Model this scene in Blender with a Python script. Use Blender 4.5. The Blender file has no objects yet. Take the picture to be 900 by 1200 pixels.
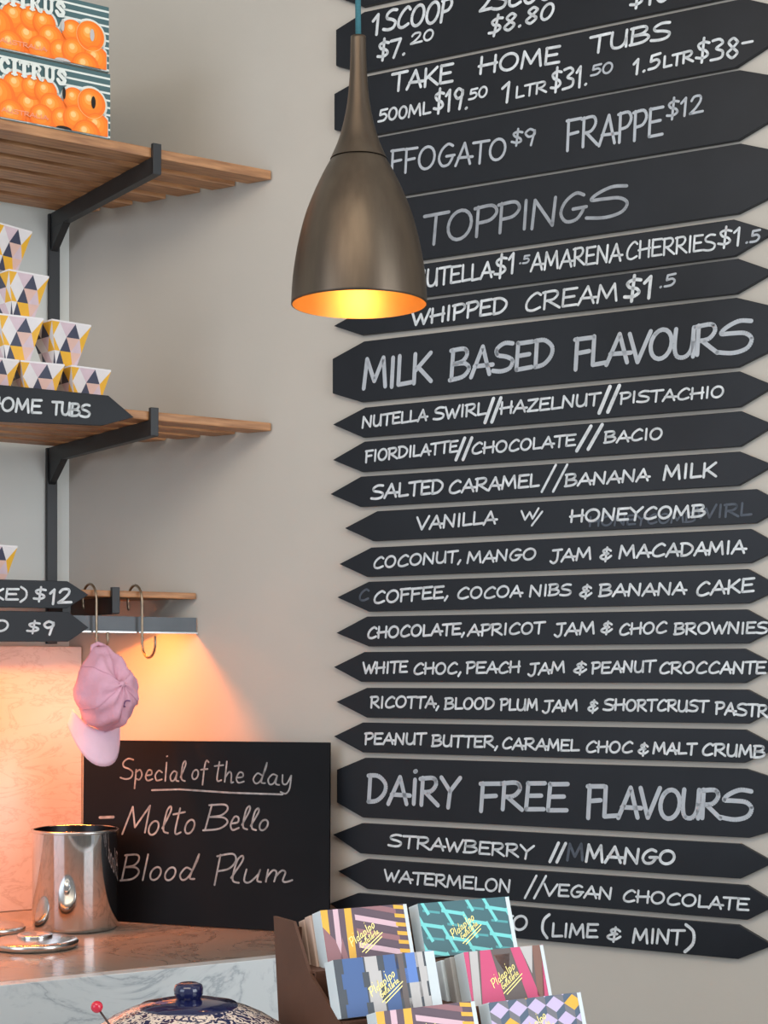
import bpy, bmesh, math, random
from mathutils import Vector, Matrix
random.seed(7)
R = math.radians
SC = bpy.context.scene
COL = SC.collection

# ------------------------------------------------------------------ camera
CAMZ, FPX, CX, HY = 1.45, 2000.0, 450.0, 788.0      # eye height, focal length in pixels, horizon row
cam_d = bpy.data.cameras.new('camera'); cam = bpy.data.objects.new('camera', cam_d); COL.objects.link(cam)
cam.location = (0, 0, CAMZ); cam.rotation_euler = (R(90), 0, 0)
cam_d.sensor_fit = 'VERTICAL'; cam_d.sensor_height = 24; cam_d.lens = FPX / 1200 * 24
cam_d.shift_y = (HY - 600) / 1200; cam_d.clip_start = .05
SC.camera = cam
# ------------------------------------------------------------------ world, lights, exposure
w = bpy.data.worlds.new('world'); SC.world = w; w.use_nodes = True
bg = w.node_tree.nodes['Background']; bg.inputs[0].default_value = (.90, .95, 1.0, 1); bg.inputs[1].default_value = .46
SC.view_settings.view_transform = 'Standard'; SC.view_settings.look = 'None'
SC.view_settings.gamma = 1; SC.view_settings.use_curve_mapping = False; SC.view_settings.exposure = 0.0

def area(name, loc, target, size, size_y, power, color, spread=None):
    d = bpy.data.lights.new(name, 'AREA'); d.shape = 'RECTANGLE'; d.size = size; d.size_y = size_y
    d.energy = power; d.color = color
    if spread: d.spread = spread
    o = bpy.data.objects.new(name, d); COL.objects.link(o); o.location = loc
    o.rotation_euler = (Vector(target) - Vector(loc)).to_track_quat('-Z', 'Y').to_euler()
    return o
area('shop_window_light', (2.7, .2, 2.0), (-.5, 3.1, 1.5), 2.0, 2.4, 72, (.88, .94, 1))
area('street_window_light', (-3.3, -.9, 2.2), (.6, 3.0, 1.4), 2.6, 2.4, 66, (.74, .85, 1))
area('ceiling_panel_light', (-.5, .9, 3.2), (-.3, 2.6, 1.2), 2.0, 1.2, 34, (1, .86, .68))

# ------------------------------------------------------------------ frames and pixel rays
class Frame:
    def __init__(s, loc, rz, rx=0.0, ry=0.0):
        s.m = Matrix.Translation(loc) @ Matrix.Rotation(rz, 4, 'Z') @ Matrix.Rotation(rx, 4, 'X') @ Matrix.Rotation(ry, 4, 'Y')
        s.i = s.m.inverted()
    def world(s, p): return s.m @ Vector(p)
    def hit(s, px, py, ax, val):
        """point (local coordinates) where the sight line of a pixel meets the local plane ax = val"""
        o = s.i @ Vector((0, 0, CAMZ)); d = s.i.to_3x3() @ Vector(((px - CX) / FPX, 1, (HY - py) / FPX))
        return o + d * ((val - o[ax]) / d[ax])
CORNER = (-.64575, 3.5, 0)
AM, AL = math.atan2(-.5183, .8552), math.atan2(.5613, .8276)
WM = Frame(CORNER, AM)      # main wall: x along wall to the right, y into the wall
WL = Frame(CORNER, AL)      # shelf wall: x along wall towards the corner, y into the wall
WORLD = Frame((0, 0, 0), 0)

# ------------------------------------------------------------------ materials
def mat(name, color, rough=.6, metal=0.0, var=0.0, scale=20, bump=0.0, bscale=80, coat=0.0, emit=None, estr=0, stretch=(1, 1, 1), color2=None, spec=None):
    m = bpy.data.materials.new(name); m.use_nodes = True
    nt = m.node_tree; b = nt.nodes['Principled BSDF']
    c = (*color, 1)
    b.inputs['Base Color'].default_value = c; b.inputs['Roughness'].default_value = rough
    b.inputs['Metallic'].default_value = metal; b.inputs['Coat Weight'].default_value = coat
    if spec is not None: b.inputs['Specular IOR Level'].default_value = spec
    if emit: b.inputs['Emission Color'].default_value = (*emit, 1); b.inputs['Emission Strength'].default_value = estr
    tc = nt.nodes.new('ShaderNodeTexCoord'); mp = nt.nodes.new('ShaderNodeMapping')
    mp.inputs['Scale'].default_value = stretch; nt.links.new(tc.outputs['Object'], mp.inputs[0])
    if var or color2:
        n = nt.nodes.new('ShaderNodeTexNoise'); n.inputs['Scale'].default_value = scale; n.inputs['Detail'].default_value = 5
        nt.links.new(mp.outputs[0], n.inputs['Vector'])
        r = nt.nodes.new('ShaderNodeValToRGB')
        lo = color2 if color2 else tuple(x * (1 - var) for x in color); hi = color if color2 else tuple(min(1, x * (1 + var)) for x in color)
        r.color_ramp.elements[0].position = .3; r.color_ramp.elements[0].color = (*lo, 1)
        r.color_ramp.elements[1].position = .7; r.color_ramp.elements[1].color = (*hi, 1)
        nt.links.new(n.outputs[0], r.inputs[0]); nt.links.new(r.outputs[0], b.inputs['Base Color'])
    if bump:
        n2 = nt.nodes.new('ShaderNodeTexNoise'); n2.inputs['Scale'].default_value = bscale; n2.inputs['Detail'].default_value = 4
        nt.links.new(mp.outputs[0], n2.inputs['Vector'])
        bp = nt.nodes.new('ShaderNodeBump'); bp.inputs['Strength'].default_value = bump; bp.inputs['Distance'].default_value = .002
        nt.links.new(n2.outputs[0], bp.inputs['Height']); nt.links.new(bp.outputs[0], b.inputs['Normal'])
    return m
def s2l(r, g, b):
    f = lambda c: (c / 255 / 12.92) if c / 255 <= .04045 else ((c / 255 + .055) / 1.055) ** 2.4
    return (f(r), f(g), f(b))
def marble(name, base, vein, scale=5, rough=.25):
    m = mat(name, base, rough); nt = m.node_tree; b = nt.nodes['Principled BSDF']; N = nt.nodes.new
    tc = N('ShaderNodeTexCoord'); mp = N('ShaderNodeMapping'); mp.inputs['Rotation'].default_value = (.3, .6, .5); mp.inputs['Scale'].default_value = (1, 1, 2.2)
    nt.links.new(tc.outputs['Object'], mp.inputs[0])
    n = N('ShaderNodeTexNoise'); n.inputs['Scale'].default_value = scale; n.inputs['Detail'].default_value = 9; n.inputs['Distortion'].default_value = 1.6
    n.inputs['Roughness'].default_value = .62
    nt.links.new(mp.outputs[0], n.inputs['Vector'])
    sb = N('ShaderNodeMath'); sb.operation = 'SUBTRACT'; sb.inputs[1].default_value = .5
    ab = N('ShaderNodeMath'); ab.operation = 'ABSOLUTE'
    nt.links.new(n.outputs[0], sb.inputs[0]); nt.links.new(sb.outputs[0], ab.inputs[0])
    r = N('ShaderNodeValToRGB'); e = r.color_ramp.elements
    e[0].position = 0; e[0].color = (*vein, 1); e[1].position = .05; e[1].color = (*base, 1)
    x = e.new(.015); x.color = (*[(a + c * 2) / 3 for a, c in zip(vein, base)], 1)
    nt.links.new(ab.outputs[0], r.inputs[0])
    n3 = N('ShaderNodeTexNoise'); n3.inputs['Scale'].default_value = scale * .8; n3.inputs['Detail'].default_value = 4
    nt.links.new(mp.outputs[0], n3.inputs['Vector'])
    mx = N('ShaderNodeMix'); mx.data_type = 'RGBA'; mx.blend_type = 'MULTIPLY'; mx.inputs[0].default_value = .22
    nt.links.new(r.outputs[0], mx.inputs[6]); nt.links.new(n3.outputs[0], mx.inputs[7]); nt.links.new(mx.outputs[2], b.inputs['Base Color'])
    return m
M = {
 'wall': mat('wall_plaster_paint', (.515, .475, .42), .85, var=.05, scale=2.2, bump=.25, bscale=35),
 'wall_light': mat('pale_wall_paint', (.68, .70, .66), .8, var=.03, scale=3, bump=.15, bscale=40),
 'ceil': mat('ceiling_paint', (.75, .74, .71), .9, var=.03),
 'floor': mat('floor_concrete', (.46, .46, .47), .6, var=.15, scale=4, bump=.2),
 'board': mat('blackboard_paint', (.0095, .011, .0145), .40, var=.18, scale=9, bump=.06, bscale=200, spec=.24),
 'slate': mat('chalkboard_black', (.004, .004, .005), .5, var=.3, scale=6, spec=.12),
 'chalk': mat('white_chalk_marker', (.62, .65, .67), .8, var=.22, scale=60),
 'chalk_mid': mat('greyish_chalk_marker', (.43, .46, .50), .8, var=.08, scale=40),
 'chalk_dim': mat('thin_chalk_marker', (.30, .32, .35), .8, var=.22, scale=50),
 'chalk_ghost': mat('half_wiped_chalk', (.075, .09, .115), .8, var=.25, scale=60),
 'chalk_hand': mat('handwriting_chalk', (.30, .29, .29), .8, var=.35, scale=90),
 'wood': mat('oiled_hardwood', s2l(192, 140, 94), .45, scale=14, stretch=(1, 9, 9), color2=s2l(140, 94, 60), bump=.1, bscale=60),
 'black_steel': mat('black_powder_coated_steel', (.014, .015, .017), .45, var=.1, scale=30),
 'grey_steel': mat('dark_grey_anodised_metal', (.09, .10, .11), .4, metal=.3, var=.08),
 'lamp_skin': mat('brushed_bronze', s2l(106, 94, 81), .42, metal=.85, scale=30, stretch=(1, 1, .15), color2=s2l(82, 71, 61)),
 'lamp_in': mat('polished_brass_inside', s2l(220, 168, 96), .38, metal=.7, var=.08, scale=18),
 'cord': mat('teal_fabric_cord', s2l(62, 120, 130), .7, var=.12, scale=300),
 'bulb': mat('lit_warm_bulb', (1, .8, .4), .4, emit=(1, .62, .16), estr=3),
 'heat_tube': mat('lit_orange_tube', (1, .5, .2), .4, emit=(1, .34, .07), estr=9),
 'marble': marble('white_grey_veined_marble', s2l(214, 219, 220), s2l(168, 176, 182), 3.5, .3),
 'marble_top': marble('marble_top_painted_reflection', s2l(160, 146, 134), s2l(130, 118, 108), 4, .14),  # tan of the reflected wall is put into the base colour
 'marble_wall': marble('splashback_marble', s2l(232, 216, 210), s2l(212, 192, 184), 9, .3),
 'steel': mat('polished_stainless_steel', (.62, .62, .62), .07, metal=1, var=.04, scale=12),
 'steel_dull': mat('satin_stainless_steel', (.55, .54, .52), .22, metal=1, var=.05, scale=12),
 'inside': mat('steel_painted_shade', (.08, .08, .085), .25, metal=1, var=.1),  # shade inside the canister is put into this darker steel colour
 'pink': mat('washed_pink_cotton', s2l(216, 164, 184), .85, var=.07, scale=25, bump=.5, bscale=220),
 'pink_brim': mat('pale_pink_visor_cotton', s2l(232, 196, 214), .8, var=.04, scale=30, bump=.3, bscale=240),
 'pink_dark': mat('pink_stitching', s2l(212, 160, 180), .85, var=.1),
 'motif': mat('purple_embroidery', s2l(128, 88, 128), .8, var=.1),
 'wire': mat('worn_brass_wire', s2l(150, 132, 112), .3, metal=.9, var=.15, scale=60),
 'carton': mat('carton_teal_print', s2l(72, 104, 108), .6, var=.04, scale=10),
 'carton_side': mat('carton_board_side', s2l(120, 122, 112), .7, var=.05),
 'print_white': mat('print_white', s2l(226, 232, 226), .6, var=.03, scale=60),
 'print_hole': mat('carton_hole_shade', (.012, .01, .008), .8, var=.1),  # shade of the open slots, painted as a flat near-black
 'print_red': mat('print_salmon', s2l(250, 160, 120), .6, var=.03),
 'navy': mat('print_navy', s2l(66, 70, 92), .45, var=.06, scale=60),
 'lilac': mat('print_lilac_pink', s2l(218, 196, 206), .45, var=.04, scale=60),
 'yellow': mat('print_yellow', s2l(240, 182, 52), .45, var=.04, scale=60),
 'offwhite': mat('print_off_white', s2l(232, 228, 230), .45, var=.03, scale=60),
 'peach': mat('print_pale_peach', s2l(228, 190, 178), .45, var=.03, scale=60),
 'kraft': mat('brown_card_display', s2l(88, 56, 40), .65, var=.1, scale=20, bump=.1),
 'paper_edge': mat('white_card_edge', s2l(218, 228, 232), .5, var=.03),
 'beige_edge': mat('beige_card_edge', s2l(206, 178, 162), .55, var=.05),
 'grey_edge': mat('grey_card_edge', s2l(176, 172, 168), .55, var=.05),
 'mauve': mat('print_mauve', s2l(150, 98, 104), .4, var=.04), 'mauve_dark': mat('print_dark_mauve', s2l(88, 62, 78), .4, var=.04),
 'rose': mat('print_pale_rose', s2l(222, 184, 196), .4, var=.04),
 'teal_dark': mat('print_dark_teal', s2l(34, 94, 102), .35, var=.06), 'teal_light': mat('print_aqua', s2l(112, 214, 212), .35, var=.04),
 'teal_mid': mat('print_mid_teal', s2l(66, 160, 164), .35, var=.04),
 'blue': mat('print_blue', s2l(52, 92, 152), .4, var=.04), 'blue_light': mat('print_bright_blue', s2l(86, 130, 206), .4, var=.04),
 'ink': mat('print_ink', s2l(52, 60, 70), .4, var=.04), 'pgrey': mat('print_warm_grey', s2l(196, 192, 190), .4, var=.04),
 'hot': mat('print_hot_pink', s2l(214, 66, 118), .4, var=.04), 'brown': mat('print_brown', s2l(132, 88, 72), .4, var=.04),
 'olive': mat('print_grey_brown', s2l(98, 84, 80), .4, var=.04),
 'slateblue': mat('print_slate_blue', s2l(68, 88, 112), .4, var=.04), 'lav': mat('print_lavender', s2l(204, 186, 222), .4, var=.04),
 'grey_p': mat('print_mid_grey', s2l(112, 110, 118), .4, var=.04),
 'gold': mat('gold_foil', s2l(246, 226, 140), .35, metal=.35, var=.06),
 'glaze_blue': mat('cobalt_glaze', s2l(20, 25, 66), .12, coat=.6, var=.15, scale=30),
 'red_bead': mat('glossy_red_bead', s2l(206, 30, 58), .2, coat=.5, var=.05),
 'stick': mat('dark_thin_stick', s2l(70, 52, 50), .5, var=.1),
 'jar_body': mat('cream_glaze', s2l(226, 206, 188), .15, coat=.5, var=.03),
}
ORANGES = [mat('print_orange_%d' % k, s2l(*c), .55, var=.03, scale=30) for k, c in enumerate([(252, 118, 14), (254, 132, 20), (255, 146, 34), (255, 170, 74), (255, 204, 130)])]
def pattern_glaze():
    m = mat('blue_white_scroll_glaze', (.8, .75, .7), .15, coat=.5); nt = m.node_tree; b = nt.nodes['Principled BSDF']
    tc = nt.nodes.new('ShaderNodeTexCoord')
    n = nt.nodes.new('ShaderNodeTexNoise'); n.inputs['Scale'].default_value = 95; n.inputs['Detail'].default_value = 1.5; n.inputs['Distortion'].default_value = 2.4
    nt.links.new(tc.outputs['Object'], n.inputs['Vector'])
    r = nt.nodes.new('ShaderNodeValToRGB'); r.color_ramp.interpolation = 'LINEAR'
    r.color_ramp.elements[0].position = .47; r.color_ramp.elements[0].color = (*s2l(36, 40, 78), 1)
    r.color_ramp.elements[1].position = .51; r.color_ramp.elements[1].color = (*s2l(228, 208, 192), 1)
    nt.links.new(n.outputs[0], r.inputs[0]); nt.links.new(r.outputs[0], b.inputs['Base Color'])
    return m
M['scroll'] = pattern_glaze()

# ------------------------------------------------------------------ mesh helpers
class MB:
    def __init__(s): s.v = []; s.f = []; s.m = []; s.sm = []
    def add(s, vs, fs, mi=0, smooth=False):
        b = len(s.v); s.v += [tuple(v) for v in vs]; s.f += [tuple(b + i for i in f) for f in fs]
        s.m += [mi] * len(fs); s.sm += [smooth] * len(fs); return s
    def box(s, a, b, mi=0):
        x0, y0, z0 = a; x1, y1, z1 = b
        if x0 > x1: x0, x1 = x1, x0
        if y0 > y1: y0, y1 = y1, y0
        if z0 > z1: z0, z1 = z1, z0
        return s.add([(x0, y0, z0), (x1, y0, z0), (x1, y1, z0), (x0, y1, z0), (x0, y0, z1), (x1, y0, z1), (x1, y1, z1), (x0, y1, z1)],
                     [(0, 3, 2, 1), (4, 5, 6, 7), (0, 1, 5, 4), (1, 2, 6, 5), (2, 3, 7, 6), (3, 0, 4, 7)], mi)
    def prism(s, poly, axis, lo, hi, mi=0):
        """poly: 2D points; axis: 'y' -> poly is (x,z), 'z' -> (x,y), 'x' -> (y,z)"""
        f = {'y': lambda p, t: (p[0], t, p[1]), 'z': lambda p, t: (p[0], p[1], t), 'x': lambda p, t: (t, p[0], p[1])}[axis]
        n = len(poly); vs = [f(p, lo) for p in poly] + [f(p, hi) for p in poly]
        return s.add(vs, [tuple(range(n)), tuple(range(2 * n - 1, n - 1, -1))] + [(i, i + n, (i + 1) % n + n, (i + 1) % n) for i in range(n)], mi)
    def lathe(s, prof, seg=48, c=(0, 0, 0), mi=0, cap0=False, cap1=False, smooth=True):
        vs = []; n = len(prof)
        for r, z in prof:
            for k in range(seg):
                a = 2 * math.pi * k / seg; vs.append((c[0] + r * math.cos(a), c[1] + r * math.sin(a), c[2] + z))
        fs = [(i * seg + k, i * seg + (k + 1) % seg, (i + 1) * seg + (k + 1) % seg, (i + 1) * seg + k) for i in range(n - 1) for k in range(seg)]
        s.add(vs, fs, mi, smooth); b = len(s.v) - len(vs)
        for flag, i in ((cap0, 0), (cap1, n - 1)):
            if flag: s.f.append(tuple(b + i * seg + k for k in range(seg))); s.m.append(mi); s.sm.append(False)
        return s
    def tube(s, pts, r, seg=8, mi=0):
        pts = [Vector(p) for p in pts]; vs = []; up = None
        for i, p in enumerate(pts):
            t = (pts[min(i + 1, len(pts) - 1)] - pts[max(i - 1, 0)]).normalized()
            if up is None: up = Vector((0, 0, 1)) if abs(t.z) < .9 else Vector((1, 0, 0))
            u = (up - t * up.dot(t)).normalized(); up = u; v = t.cross(u)
            rr = r[i] if isinstance(r, (list, tuple)) else r
            for k in range(seg):
                a = 2 * math.pi * k / seg; vs.append(p + (u * math.cos(a) + v * math.sin(a)) * rr)
        n = len(pts)
        fs = [(i * seg + k, i * seg + (k + 1) % seg, (i + 1) * seg + (k + 1) % seg, (i + 1) * seg + k) for i in range(n - 1) for k in range(seg)]
        s.add(vs, fs, mi, True); b = len(s.v) - len(vs)
        s.f += [tuple(b + k for k in range(seg)), tuple(b + (n - 1) * seg + k for k in range(seg))]; s.m += [mi, mi]; s.sm += [False, False]
        return s
    def flat(s, poly, y, mi=0):
        """a printed shape: (x,z) polygon at depth y, facing -y"""
        if len(poly) < 3: return s
        a = sum(poly[i][0] * poly[(i + 1) % len(poly)][1] - poly[(i + 1) % len(poly)][0] * poly[i][1] for i in range(len(poly)))
        if a < 0: poly = poly[::-1]
        return s.add([(p[0], y, p[1]) for p in poly], [tuple(range(len(poly)))], mi)

def tagp(o, label=None, cat=None, group=None, kind=None):
    for k, v in (('label', label), ('category', cat), ('group', group), ('kind', kind)):
        if v: o[k] = v
    return o
class Thing:
    def __init__(s, name, F, o, label, cat, group=None):
        s.F = F; s.o = Vector(o); e = bpy.data.objects.new(name, None); COL.objects.link(e); e.empty_display_size = .05
        e.matrix_world = F.m @ Matrix.Translation(s.o); s.e = e; tagp(e, label, cat, group)
        s.mw = {e: s.o}
    def part(s, name, mb, mats, parent=None, org=None, label=None, bevel=0, kind=None):
        """mb in the thing's frame coordinates; org: where the part's own origin lies"""
        org = Vector(org) if org is not None else s.o
        par = parent or s.e
        ob = mk(name, mb, mats, org, bevel)
        ob.parent = par; ob.matrix_parent_inverse = Matrix()
        ob.matrix_local = Matrix.Translation(org - s.mw[par]); s.mw[ob] = org
        tagp(ob, label, kind=kind); return ob
def mk(name, mb, mats, org=Vector((0, 0, 0)), bevel=0):
    me = bpy.data.meshes.new(name)
    me.from_pydata([(v[0] - org[0], v[1] - org[1], v[2] - org[2]) for v in mb.v], [], mb.f)
    if not isinstance(mats, (list, tuple)): mats = [mats]
    for m in mats: me.materials.append(m)
    me.polygons.foreach_set('material_index', mb.m); me.polygons.foreach_set('use_smooth', mb.sm)
    me.update()
    bm = bmesh.new(); bm.from_mesh(me)
    if not getattr(mb, 'keep', False): bmesh.ops.recalc_face_normals(bm, faces=bm.faces)
    if bevel: bmesh.ops.bevel(bm, geom=[e for e in bm.edges if len(e.link_faces) == 2 and e.calc_face_angle(0) > .5], offset=bevel, segments=2, affect='EDGES', profile=.6)
    bm.to_mesh(me); bm.free()
    o = bpy.data.objects.new(name, me); COL.objects.link(o); return o
def single(name, mb, mats, F, org, label=None, cat=None, group=None, kind=None, bevel=0):
    o = mk(name, mb, mats, Vector(org), bevel); o.matrix_world = F.m @ Matrix.Translation(Vector(org))
    return tagp(o, label, cat, group, kind)
def copy_tree(o, parent=None):
    c = o.copy(); COL.objects.link(c)
    if parent: c.parent = parent; c.matrix_parent_inverse = Matrix()
    for ch in [x for x in bpy.data.objects if x.parent == o]: copy_tree(ch, c)
    return c

# ------------------------------------------------------------------ handwriting
G = {
'A': (.8, ['L0,-.02 .42,1 .74,0', 'L.12,.34 .86,.32']), 'B': (.74, ['L.06,0 .08,1', 'S.0,.98 .5,1 .62,.8 .45,.58 .1,.52', 'S.1,.52 .55,.5 .72,.3 .5,.06 .0,0']),
'C': (.78, ['S.74,.86 .55,1 .28,.8 .1,.45 .14,.1 .4,.0 .74,.14']), 'D': (.8, ['L.08,0 .08,1', 'S0,.98 .4,.98 .72,.7 .7,.35 .42,.06 .06,0']),
'E': (.68, ['L.08,1 .06,.02', 'L.06,.98 .66,1', 'L.08,.52 .56,.54', 'L.06,.02 .68,.04']), 'F': (.64, ['L.08,1 .08,-.05', 'L0,.98 .66,1', 'L.08,.5 .54,.54']),
'G': (.84, ['S.74,.9 .5,1 .2,.75 .08,.35 .25,.03 .55,.05 .72,.3 .76,.44', 'L.44,.44 .84,.46']), 'H': (.8, ['L.08,1 .08,0', 'L.7,1 .7,0', 'L-.02,.46 .78,.54']),
'I': (.3, ['L.15,1 .15,0']), 'i': (.3, ['L.15,.9 .15,0', 'L.13,1.2 .17,1.22']), 'J': (.6, ['L.1,.98 .66,1', 'S.42,1 .42,.4 .36,.02 .18,-.12 .0,.06']),
'K': (.74, ['L.08,1 .08,0', 'L.68,1 .1,.42', 'L.24,.52 .74,.02']), 'L': (.62, ['L.08,1 .08,.02 .64,.06']),
'M': (.95, ['L.04,0 .12,1 .44,.22 .76,1 .88,0']), 'N': (.82, ['L.06,0 .1,1 .68,.02 .72,1']), 'O': (.86, ['O']),
'P': (.68, ['L.1,-.02 .1,1', 'S0,.96 .5,1 .66,.76 .48,.5 .1,.44']), 'R': (.76, ['L.08,0 .08,1', 'S-.02,.96 .5,1 .64,.78 .45,.52 .1,.46', 'L.2,.48 .76,0']),
'S': (.78, ['S.72,.96 .4,1 .12,.82 .16,.6 .5,.5 .74,.34 .66,.08 .34,-.0 .0,.06']), 'T': (.7, ['L-.02,.96 .76,1', 'L.36,.98 .34,-.04']),
'~': (1.25, ['S1.2,1.02 .75,1.06 .3,.88 .12,.68 .5,.66 1.0,.62 1.25,.4 1.1,.1 .6,-.02 .0,.06']),
'U': (.78, ['S.08,1 .06,.4 .16,.06 .44,.02 .64,.3 .68,1', 'L.68,.6 .7,0']), 'V': (.76, ['L0,1 .34,0 .76,1.02']), 'W': (1.0, ['L0,1 .26,0 .5,.74 .7,0 1.0,1.02']),
'Y': (.7, ['L0,1 .36,.5', 'L.72,1 .36,.5 .32,-.1']), 'Z': (.7, ['L.04,.96 .66,1 .04,.02 .7,.04']),
'&': (.72, ['S.62,.74 .42,.92 .2,.78 .28,.58 .5,.5 .22,.44 .06,.24 .2,.06 .44,.06 .66,.3', 'L.4,1.04 .36,-.14']),
'$': (.62, ['S.6,.86 .34,.92 .1,.78 .2,.56 .46,.46 .56,.26 .34,.1 .02,.14', 'L.34,1.12 .3,-.12']),
'0': (.68, ['O']), '1': (.42, ['L.04,.72 .26,1 .24,-.04']), '2': (.68, ['S.06,.76 .2,.98 .5,.98 .54,.7 .3,.3 .02,.02', 'L.02,.03 .7,.06']),
'3': (.66, ['S.06,.96 .4,1.02 .56,.82 .26,.56 .58,.4 .52,.08 .02,-.02']), '5': (.64, ['L.62,1 .16,.96 .12,.56', 'S.12,.56 .44,.62 .6,.38 .42,.08 .02,.04']),
'7': (.62, ['L.02,.94 .6,1 .24,-.04']), '8': (.66, ['S.56,.8 .34,1 .12,.8 .3,.54 .56,.26 .32,0 .08,.24 .34,.52 .56,.8']), '9': (.62, ['S.56,.86 .3,1 .08,.76 .26,.52 .54,.66 .56,.86', 'L.56,.9 .4,0']),
'.': (.26, ['L.1,.03 .14,.06']), ',': (.3, ['L.2,.12 .04,-.24']), '-': (.6, ['L.02,.46 .56,.5']), '/': (.34, ['L-.02,-.25 .42,1.12']), '(': (.36, ['S.32,1.16 .08,.8 .06,.2 .3,-.22']), ')': (.36, ['S.02,1.16 .3,.8 .32,.2 .06,-.22']),
' ': (.5, []), 'a': (.62, ['S.5,.44 .28,.5 .08,.26 .16,.03 .36,.08 .5,.44', 'S.5,.44 .46,.08 .64,.02']), 'b': (.6, ['L.1,1 .08,0', 'S.08,.3 .32,.5 .5,.26 .34,.02 .08,.02']),
'c': (.5, ['S.48,.42 .26,.5 .06,.26 .18,.02 .5,.08']), 'd': (.64, ['S.46,.4 .24,.48 .06,.2 .2,.0 .42,.14 .62,.7 .66,1', 'S.66,1 .5,.3 .48,.06 .66,.04']), 'e': (.52, ['S.08,.24 .4,.3 .4,.48 .2,.5 .06,.2 .2,.0 .5,.08']),
'f': (.5, ['S.5,.9 .34,.98 .24,.6 .2,-.3', 'L.02,.5 .46,.54']), 'g': (.56, ['S.48,.44 .24,.48 .08,.24 .24,.04 .48,.4 .44,-.2 .2,-.38 .02,-.24']), 'h': (.58, ['L.1,1 .08,0', 'S.08,.2 .28,.5 .42,.4 .44,.0 .56,.02']),
'j': (.3, ['S.2,.5 .18,-.2 0,-.34']), 'l': (.36, ['S.04,.2 .3,.8 .26,1 .12,.8 .1,.15 .34,.02']), 'q': (.26, ['L.14,1 .12,0']),
'm': (.9, ['S.06,.5 .08,.02', 'S.08,.2 .22,.48 .36,.4 .36,.02', 'S.36,.2 .52,.48 .66,.4 .64,.06 .76,-.02 .96,.06']), 'n': (.6, ['L.08,.5 .08,0', 'S.08,.2 .26,.48 .42,.4 .44,.02 .58,.04']),
'o': (.52, ['o']), 'p': (.6, ['L.1,.5 .08,-.42', 'S.08,.36 .34,.5 .5,.26 .34,.02 .08,.08']), 'r': (.42, ['L.08,.5 .08,0', 'S.08,.24 .24,.46 .42,.44']),
't': (.5, ['S.26,.94 .2,.2 .26,0 .46,.06', 'L.0,.72 .5,.8']), 'u': (.62, ['S.06,.5 .06,.1 .24,.02 .46,.3 .5,.5', 'S.5,.5 .48,.1 .62,.02']), 'y': (.56, ['S.06,.5 .1,.12 .3,.1 .48,.5', 'S.48,.5 .46,-.1 .3,-.36 .04,-.3']),
'k': (.56, ['L.08,1 .08,0', 'L.5,.5 .1,.2 .52,0']), 's': (.46, ['S.42,.46 .14,.44 .2,.26 .42,.12 .04,.02']), 'v': (.5, ['L.02,.5 .22,0 .5,.5'])}
def smooth(pts, n=5):
    out = []
    P = [pts[0]] + pts + [pts[-1]]
    for i in range(1, len(P) - 2):
        for k in range(n):
            t = k / n; q = []
            for d in (0, 1):
                a, b, c, e = P[i - 1][d], P[i][d], P[i + 1][d], P[i + 2][d]
                q.append(.5 * (2 * b + (c - a) * t + (2 * a - 5 * b + 4 * c - e) * t * t + (3 * b - a - 3 * c + e) * t ** 3))
            out.append(tuple(q))
    out.append(pts[-1]); return out
def glyph_strokes(ch):
    adv, ss = G[ch]; res = []
    for s in ss:
        if s in 'Oo':
            h = 1 if s == 'O' else .5; wd = adv - .1
            pts = [(wd / 2 + .04 + wd / 2 * math.cos(a) * .98, h / 2 + h / 2 * math.sin(a) + .04 * math.cos(a)) for a in [R(115 + k * 372 / 18) for k in range(19)]]
            res.append(pts); continue
        pts = [tuple(float(c) for c in p.split(',')) for p in s[1:].split(' ')]
        res.append(smooth(pts) if s[0] == 'S' else pts)
    return adv, res
def text_strokes(txt, gap=.08, slant=.06, jit=.03):
    """strokes of a whole word, normalised to x in 0..1, cap height 1"""
    x = 0; out = []
    for ch in txt:
        adv, ss = glyph_strokes(ch); dy = random.uniform(-jit, jit); sx = 1 + random.uniform(-jit, jit) * 2
        for s in ss: out.append([(x + p[0] * sx + p[1] * slant, p[1] + dy) for p in s])
        x += adv * sx + gap
    W = x - gap
    return [[(p[0] / W, p[1]) for p in s] for s in out]
def ribbon(mb, pts, wd, y, mi=0):
    """pts: (x,z) local; a flat stroke of width wd at depth y with round ends"""
    P = [Vector(p) for p in pts]; Q = [P[0]]
    for p in P[1:]:
        if (p - Q[-1]).length > wd * .12: Q.append(p)
    if len(Q) < 2: Q.append(Q[0] + Vector((wd * .2, 0)))
    h = wd / 2; vs = []; fs = []
    for a, b in zip(Q[:-1], Q[1:]):
        d = (b - a).normalized(); n = Vector((-d.y, d.x)) * h
        mb.flat([tuple(a - n), tuple(b - n), tuple(b + n), tuple(a + n)], y, mi)
    for i, p in enumerate(Q):
        if 0 < i < len(Q) - 1 and (Q[i] - Q[i - 1]).angle(Q[i + 1] - Q[i]) < .25: continue
        mb.flat([(p.x + h * math.cos(k * math.pi / 4), p.y + h * math.sin(k * math.pi / 4)) for k in range(8)], y - .00002, mi)
CFR = None
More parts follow.
